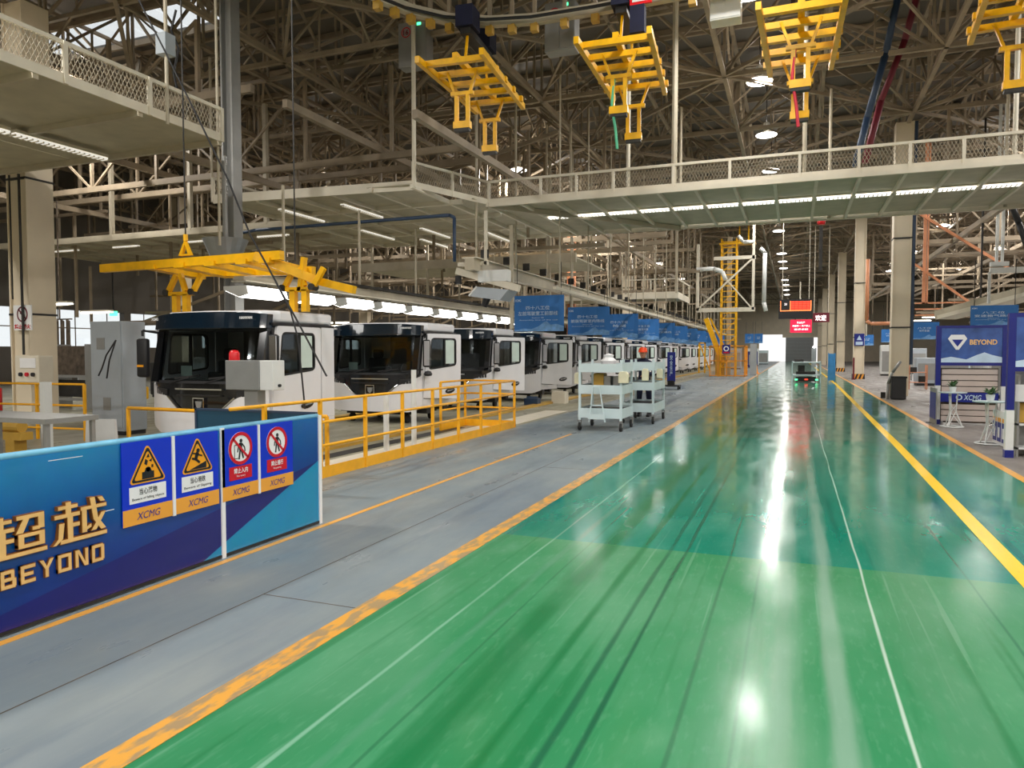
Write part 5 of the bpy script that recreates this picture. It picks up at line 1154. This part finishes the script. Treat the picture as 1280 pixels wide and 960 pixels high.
# ================================================================ AISLE END
t = thing('led_board', 'hanging black board with red LED tables over the aisle', 'display', (0,50,3.85))
put('board_case', MB().box(-1.0,1.05,50,50.15,3.85,5.1), 'black', t)
s = D2('y', 49.99, .01); s.rect(-.9,-.86,4.38,5.0).rect(-.9,.95,4.34,4.39).rect(.92,.96,4.38,5.0).rect(-.32,-.28,4.38,5.0); put('led_frame', s.m, 'ledorange', t)
s = D2('y', 49.985, .01)
for r_ in range(5):
    for c_ in range(5): s.rect(-.26+c_*.235,-.05+c_*.235,4.42+r_*.115,4.50+r_*.115)
put('led_cells', s.m, 'ledred', t); text('led_lettering', '21', 'ledpink', t, 'y', 49.98, (-.65,-.5,4.72,4.86), .003, .02)
put('hanger_rod', MB().box(-.8,-.76,50.05,50.1,5.1,ZB).box(.25,.33,50.05,50.1,5.1,6.2).box(.8,.84,50.05,50.1,5.1,ZB), 'cream', t)
t = thing('red_screen', 'small red lit screen hung below the LED board', 'display', (.35,50,2.95)); put('screen', MB().box(-.28,1.0,50,50.1,2.95,3.78), 'redscreen', t)
text('screen_lettering', '安全生产', 'ledpink', t, 'y', 49.99, (.12,.6,3.52,3.66), .003, .02); text('screen_lettering', '质量第一 用户至上', 'ledpink', t, 'y', 49.99, (-.15,.9,3.32,3.44), .003, .02); text('screen_lettering', '追求卓越', 'ledpink', t, 'y', 49.99, (-.05,.8,3.1,3.22), .003, .02)
put('screen_hanger', MB().box(.0,.04,50.04,50.08,3.78,3.86).box(.7,.74,50.04,50.08,3.78,3.86), 'dark', t)
t = thing('led_sign', 'dim maroon LED sign partly behind the right pillars', 'display', (1.7,54,3.8)); put('sign_case', MB().box(1.15,2.2,54,54.1,3.75,4.4), 'maroon', t); text('led_lettering', '欢迎', 'ledpink', t, 'y', 53.99, (1.3,2.0,3.85,4.25), .003, .02); put('hanger_rod', MB().box(1.2,1.24,54,54.05,4.4,ZB).box(2.1,2.14,54,54.05,4.4,ZB), 'cream', t)
t = thing('guided_cart', 'white-railed transfer cart with green lights standing in the far aisle', 'cart', (.63,43.6,0))
put('chassis', MB().box(.1,1.16,43.2,44.6,.06,.28), 'black', t, bevel=.04)
for x in (-.1,1.36):
    for y in (43.1,44.7): put('frame_post', MB().box(x-.03,x+.03,y-.03,y+.03,0,1.18), 'cartwhite', t)
for z in (.42,1.12): put('deck', MB().box(-.13,1.39,43.07,44.73,z-.03,z+.03), 'cartwhite', t)
put('load', MB().box(.1,1.1,43.4,44.4,.45,.6).box(.2,.55,43.5,44.2,.6,.95).box(.0,.5,43.3,43.8,1.15,1.28), 'dark', t)
for x in (.05,1.1): put('lamp_green', MB().box(x,x+.14,43.16,43.2,.12,.2), 'ledgreen', t)
put('lamp_red', MB().box(.55,.72,43.16,43.2,.14,.2), 'ledred', t)
for i, y in enumerate((44,)):
    tag(put('partition_board', MB().box(1.78,2.12,44,44.05,.1,1.6).box(1.76,1.8,43.95,44.1,0,1.65).box(2.1,2.14,43.95,44.1,0,1.65), 'skyblue'), 'sky-blue upright board at the right edge of the far aisle', 'board')
tag(put('maroon_marker', MB().box(3.36,3.46,48.9,49.0,0,1.35).box(3.3,3.52,48.85,49.05,0,.04), 'maroon'), 'maroon upright marker left of the second right pillar', 'post')
t = thing('standing_figure_board', 'white slim floor stand at the far end near the shutter door', 'stand', (2.1,90,0)); put('stand_body', MB().box(1.85,2.35,90,90.3,0,2.2), 'cab_grey', t); put('stand_lamp', MB().lathe([(0,0),(.2,.1),(0,.3)], (2.1,90.1,2.2), 10), 'lampw', t)

# ================================================================ RIGHT SIDE
t = thing('waste_bin', 'black square bin at the foot of the nearest right pillar', 'bin', (3.45,28.6,0)); put('bin_body', MB().box(3.2,3.66,28.4,28.9,.02,.78), 'black', t, bevel=.02); put('bin_rim', MB().box(3.18,3.68,28.38,28.92,.76,.82), 'rubber', t)
tag(put('floor_socket_box', MB().box(2.95,3.1,29.2,29.35,0,.22), 'dark'), 'small dark box on the floor left of the black bin', 'box')
tag(put('leaning_rail', MB().path([(3.12,28.7,0),(3.12,28.7,.55),(3.25,28.7,.95),(3.5,28.7,1.35)], .05, 8), 'grey', smooth=True), 'bent grey handrail beside the black bin', 'handrail')
t = thing('pillar_notice', 'small dark blue notice on the second right pillar', 'sign', (3.9,50.05,2.2)); put('board', MB().box(3.5,4.06,50.12,50.17,2.1,2.85), 'signnavy', t); put('print', D2('y',50.118,.004).rect(3.58,3.98,2.15,2.35).poly([(3.63,2.45),(3.93,2.45),(3.78,2.75)]).m, 'bannertxt', t)
def notice_board(x0, x1, y, label, full):
    t = thing('notice_board', label, 'notice board', ((x0+x1)/2,y,0), 'blue framed notice boards')
    for x in (x0, x1-.1):
        put('post', MB().box(x,x+.1,y-.05,y+.05,.75 if full else .9,2.27), 'navy', t); put('post_foot', MB().box(x-.005,x+.105,y-.055,y+.055,.12,.75 if full else .9), 'white_matte', t); put('post_base', MB().box(x-.01,x+.11,y-.06,y+.06,0,.12), 'navy', t)
    put('frame_bar', MB().box(x0+.1,x1-.1,y-.04,y+.04,2.21,2.27), 'navy', t); put('frame_bar', MB().box(x0+.1,x1-.1,y-.04,y+.04,1.36,1.43), 'navy', t)
    put('poster', MB().box(x0+.1,x1-.1,y-.03,y+.02,1.43,2.21), 'purple_glass', t)
    cx = x0+.42; s = D2('y', y-.035, .004)
    s.poly([(cx-.19,1.97),(cx-.13,2.06),(cx+.13,2.06),(cx+.19,1.97),(cx+.03,1.72),(cx-.03,1.72)]); put('poster_emblem', s.m, 'signwhite', t)
    put('emblem_centre', D2('y',y-.041,.004).poly([(cx-.11,1.95),(cx+.11,1.95),(cx,1.79)]).m, 'signnavy', t)
    s = D2('y', y-.034, .004); s.poly([(x0+.1,1.43),(x0+.1,1.52),(x0+.3,1.56),(x0+.6,1.5),(x0+.8,1.6),(x0+.95,1.66),(x0+1.1,1.6),(x1-.1,1.55),(x1-.1,1.43)]); put('poster_cloud', s.m, 'bannertxt', t)
    text('poster_lettering', 'BEYOND', 'gold', t, 'y', y-.035, (x0+.66,x1-.2,1.83,1.95), .003, .03)
    return t
nb = notice_board(3.03,4.42,19.0,'blue framed notice board with white ring emblem and slatted wall below, farther one',False)
sw = thing('slat_screen', 'pale slatted screen with navy lettered strip under the farther notice board', 'screen', (3.75,19.3,0))
k = 0
for z in [.08+.135*i for i in range(9)]:
    if .52 < z+.1 and z < .70: continue
    put('slat', MB().box(3.18,4.28,19.1,19.14,z,z+.115), 'slat', sw)
put('backing', MB().box(3.16,4.3,19.15,19.18,.04,1.3), 'brown', sw); put('lettered_strip', MB().box(3.16,4.3,19.08,19.12,.52,.74), 'signnavy', sw)
text('strip_lettering', 'XCMG', 'bannertxt', sw, 'y', 19.075, (3.62,3.97,.57,.69), .003, .015, shear=.2); put('strip_logo', D2('y',19.078,.004).hoop(3.53,.63,.065,.04).m, 'bannertxt', sw)
for x in (3.2,4.26): put('screen_foot', MB().box(x-.02,x+.02,19.05,19.3,0,.08), 'grey', sw)
nb2 = notice_board(3.12,4.6,13.4,'blue framed notice board cut by the right edge, nearer one',True)
sh = thing('display_shelf', 'grey shelf unit with brown boxes under the nearer notice board', 'shelf', (3.9,13.5,0))
for z in (.12,.5,1.0): put('shelf', MB().box(3.3,4.5,13.5,13.9,z,z+.03), 'white_matte', sh)
put('back', MB().box(3.3,4.5,13.9,13.92,0,1.35), 'grey', sh); put('box_row', MB().box(3.35,4.4,13.6,13.8,.54,.85), 'khaki', sh); put('front_panel', MB().box(3.26,4.5,13.47,13.49,.88,1.15), 'white_matte', sh)
for x in (3.3,4.47): put('side_panel', MB().box(x,x+.03,13.5,13.9,0,1.3), 'grey', sh)
def truss_table(x, y, label, h=.78):
    t = thing('pedestal_table', label, 'table', (x,y,0), 'white lattice tables by the notice boards')
    put('table_top', MB().lathe([(0,h-.02),(.27,h-.02),(.28,h),(0,h)], (x,y,0), 24), 'cartwhite', t)
    b = MB(); n = 3
    for i in range(n):
        a = 2*PI*i/n; p0 = (x+.2*math.cos(a), y+.2*math.sin(a), .02); p1 = (x+.07*math.cos(a), y+.07*math.sin(a), .35); p2 = (x+.1*math.cos(a), y+.1*math.sin(a), h-.02)
        put('leg', MB().path([p0,p1,p2], .013, 6), 'white_matte', t); a2 = a+2*PI/3
        b.tube(p1, (x+.1*math.cos(a2), y+.1*math.sin(a2), h-.25), .008, 5); b.tube(p0, (x+.07*math.cos(a2), y+.07*math.sin(a2), .35), .008, 5)
    put('lattice', b, 'white_matte', t); put('foot_ring', MB().lathe([(.22,0),(.24,.015),(.22,.03),(.2,.015),(.22,0)], (x,y,0), 20), 'white_matte', t); return t
truss_table(3.30,15.2,'white lattice pedestal table nearer to the camera, dark-leaved plant on it')
truss_table(3.28,18.4,'white lattice pedestal table by left post of the farther notice board')
def plant(x, y, z, n, ln, label):
    t = thing('potted_plant', label, 'plant', (x,y,z)); put('pot', MB().lathe([(0,0),(.055,0),(.075,.12),(.065,.12),(.05,.09),(0,.09)], (x,y,z), 14), 'white_matte', t)
    for k in range(n):
        a = 2*PI*k/n+random.random()*.5; e = .35+random.random()*.9; l_ = ln*(.7+random.random()*.5); c0 = Vector((x,y,z+.1)); d_ = Vector((math.cos(a)*math.cos(e),math.sin(a)*math.cos(e),math.sin(e)))
        sdv = Vector((-math.sin(a),math.cos(a),0))*.022; c1 = c0+d_*l_*.6; c2 = c0+d_*l_-Vector((0,0,l_*.25)); mb = MB(); b0 = len(mb.v)
        mb.v += [tuple(c0-sdv*.3),tuple(c0+sdv*.3),tuple(c1+sdv),tuple(c1-sdv),tuple(c2)]; mb.f += [(0,1,2,3),(3,2,4)]
        put('leaf', mb, 'green', t)
    return t
plant(3.30,15.2,.78,26,.26,'leafy potted plant on the nearer lattice table'); plant(3.28,18.4,.78,22,.24,'spiky potted plant on the farther lattice table')
t = thing('floor_display', 'white framed floor display with navy and gold print beside nearer lattice table', 'display', (3.42,14.9,0))
put('board', MB().box(3.40,3.43,14.5,15.45,.02,.62), 'signwhite', t)
for y0, y1 in ((14.55,14.8),(14.87,15.1),(15.16,15.4)): put('navy_panel', MB().box(3.394,3.40,y0,y1,.08,.42), 'signnavy', t); put('gold_ribbon', MB().box(3.392,3.40,y0+.02,y1-.02,.43,.5), 'signyellow', t); put('print_label', MB().box(3.390,3.395,y0+.06,y1-.06,.15,.33), 'signwhite', t)
t = thing('floor_display', 'narrow navy and gold floor display left of the farther lattice table', 'display', (3.0,18.9,0)); put('board', MB().box(2.98,3.0,18.5,19.3,.03,.85), 'grey', t); put('print', MB().box(2.972,2.98,18.55,19.25,.15,.75), 'signnavy', t); put('foot', MB().box(2.9,3.1,18.5,18.55,0,.04).box(2.9,3.1,19.25,19.3,0,.04), 'grey', t)
# steelwork and pipes on the right
t = thing('hung_gantry', 'white double hanger with crossbeam at the upper right edge', 'gantry', (6.7,30,4.6)); put('hanger_post', MB().box(6.55,6.63,30,30.1,4.8,ZB).box(6.72,6.8,30,30.1,4.8,ZB), 'white_matte', t); put('hanger_foot', MB().box(6.4,6.95,29.95,30.15,4.7,4.85), 'white_matte', t); put('crossbeam', MB().box(6.4,12,30,30.12,4.45,4.65), 'white_matte', t); put('drop_post', MB().box(6.35,6.43,30,30.1,3.4,4.5), 'white_matte', t)
t = thing('pipe_frame', 'pipe frame painted in warm light, standing right of nearest pillar', 'pipe frame', (5.2,34.5,2.9)); put('upright', MB().box(4.95,5.07,34.5,34.6,3.7,ZB).box(5.1,5.16,34.5,34.6,3.7,ZB), 'orange', t); put('diagonal', MB().bar((4.6,34.5,7.6),(8.2,34.5,4.9),.10).bar((4.6,34.5,5.4),(6.7,34.5,3.7),.09), 'orange', t)
for z in (3.2,3.45,3.7): put('rail', MB().box(4.7,7.4,34.5,34.58,z,z+.06), 'orange', t)
t = thing('pipe_frame', 'L-shaped pipe painted in warm light between the first and second right pillars', 'pipe', (3.9,40,3.1)); put('pipe', MB().path([(3.33,40,6.3),(3.33,40,3.25),(3.5,40,3.1),(4.6,40,3.1)], .09, 8), 'orange', t, smooth=True); put('drop', MB().box(3.3,3.36,40,40.06,2.5,3.1), 'cream', t)
b = MB().path([(6.9,30,7.0),(7.2,30,6.2),(7.6,30.3,5.2),(7.9,30.5,3.9)], .1, 6); tag(put('black_hose', b, 'black', smooth=True), 'thick black hanging hose right of the nearest pillar', 'hose')
b = MB().path([(2.75,24,12.6),(2.35,24,10.4),(1.9,24,8.6),(1.6,24,7.2)], .10, 6); tag(put('blue_hose', b, 'pipeblue', smooth=True), 'dark blue slanted pipe above the crossing platform', 'pipe')
b = MB().path([(3.3,24.5,12.6),(2.9,24.5,10.9),(2.3,24.5,9.2),(1.9,24.5,7.4)], .10, 6); tag(put('maroon_hose', b, 'maroon', smooth=True), 'maroon slanted pipe above the crossing platform', 'pipe')
t = thing('beacon_chain', 'red beacon lamp and hook hanging over the far aisle', 'beacon', (1.0,36,7.1)); put('beacon', MB().lathe([(0,0),(.16,.0),(.18,.12),(.12,.3),(0,.34)], (1.05,36,7.5), 12), 'red', t, smooth=True); put('chain', MB().tube((1.05,36,7.8),(1.05,36,ZB),.02,6).box(.98,1.12,35.95,36.05,5.4,7.4), 'dark', t)
t = thing('warning_lamp', 'red framed hung panel at the top edge between yellow frames', 'display', (-2.9,14.2,8.9)); put('panel', MB().box(-3.25,-2.8,14.9,14.95,8.75,9.0), 'red', t); put('panel_face', MB().box(-3.2,-2.85,14.89,14.9,8.8,8.97), 'white_matte', t); put('motor', MB().box(-3.25,-2.95,14.9,15.1,8.2,8.75), 'navy_cloth', t)
# conveyor and booths on the right, seen between pillars
b = thing('sloped_conveyor', 'pale inclined conveyor roof running above right side banners', 'conveyor', (9,30,3.2))
put('conveyor_belt', MB().bar((5.6,33,3.05),(12,24,4.9),.9,.15), 'cream', b); put('conveyor_side', MB().bar((5.2,33,3.15),(11.5,24,5.0),.05,.35), 'beige', b)
for x, y, z in ((6.5,31.8,3.2),(8.5,29,3.9),(10.5,26,4.5)): put('hanger_rod', MB().box(x-.03,x+.03,y-.03,y+.03,z,ZB), 'dark', b)
random.seed(11)
rb = [('white_matte',7.2,30.5,1.3,1.6,'white partition panel right of the farther notice board'),('cab_grey',6.2,41,1.0,1.4,'pale machine housing seen right of the nearest pillar'),('navy',5.35,44,.5,1.5,'dark blue upright locker between the first two right pillars'),
      ('cartwhite',8.2,46,1.6,1.2,'white machine bench far right beyond the pillars'),('dark',9.4,38,1.6,1.3,'dark machine housing behind the right side banners'),('grey',11.5,52,2.4,2.0,'grey machine block at the far right'),('white_matte',6.4,58,1.2,2.2,'tall white booth between the second and third right pillars'),('cab_grey',8.6,64,2.0,2.0,'pale booth deep in the right hall')]
for m, x, y, w_, h_, lab in rb:
    t = thing('machine_cabinet', lab, 'machine', (x,y,0)); put('housing', MB().box(x-w_/2,x+w_/2,y,y+.9,.12,h_), m, t, bevel=.03); put('panel_door', MB().box(x-w_/2+.08,x+w_/2-.08,y-.02,y,.3,h_*.8), 'grey', t); put('plinth', MB().box(x-w_/2+.04,x+w_/2-.04,y+.04,y+.86,0,.12), 'black', t)
for k, (x,y) in enumerate(((5.2,37),(6.9,36),(7.8,33.5),(6.2,49))):
    t = thing('tool_stand', ['salmon frame trolley right of the nearest pillar','small parts stand with wheels under the right banners','low parts stand beside the farther notice board','far parts stand beyond the nearest right pillar'][k], 'stand', (x,y,0))
    for dx in (-.35,.35):
        for dy in (-.2,.2): put('leg', MB().box(x+dx-.02,x+dx+.02,y+dy-.02,y+dy+.02,0,1.1), 'orange' if k == 0 else 'grey', t)
    for z in (.3,.75): put('shelf', MB().box(x-.37,x+.37,y-.22,y+.22,z,z+.03), 'orange' if k == 0 else 'cartwhite', t)
    put('part_box', MB().box(x-.3,x-.05,y-.15,y+.1,.78,1.0), 'dark', t); put('part_box', MB().box(x+.05,x+.3,y-.1,y+.15,.33,.6), 'dark', t)
for k in range(8):
    y = 26+5.5*k; strip_light((8.5,y,4.2),(9.9,y,4.2), 'bright strip light over the right hall, %s in depth' % ORD[k].replace('nearest','first'), 'strip lights in the right hall', m='tubew')
# second row of white cabs far behind on the left is not visible; machines near the aisle end instead
for k, (x,y,w_,h_,m) in enumerate(((-5.6,76,1.2,2.1,'cab_grey'),(-4.3,84,1.0,1.8,'navy'),(-5.0,96,1.6,2.2,'white_matte'),(-4.2,110,1.4,2.0,'cartwhite'))):
    t = thing('machine_cabinet', ['pale booth beyond the yellow cone at the left of the aisle','dark blue locker near the far end of the aisle','white booth near the bright far opening','white bench closest to the bright far opening'][k], 'machine', (x,y,0)); put('housing', MB().box(x-w_/2,x+w_/2,y,y+.9,.1,h_), m, t); put('plinth', MB().box(x-w_/2+.04,x+w_/2-.04,y+.04,y+.86,0,.1), 'black', t); put('panel_door', MB().box(x-w_/2+.1,x+w_/2-.1,y-.02,y,.3,h_*.8), 'grey', t)
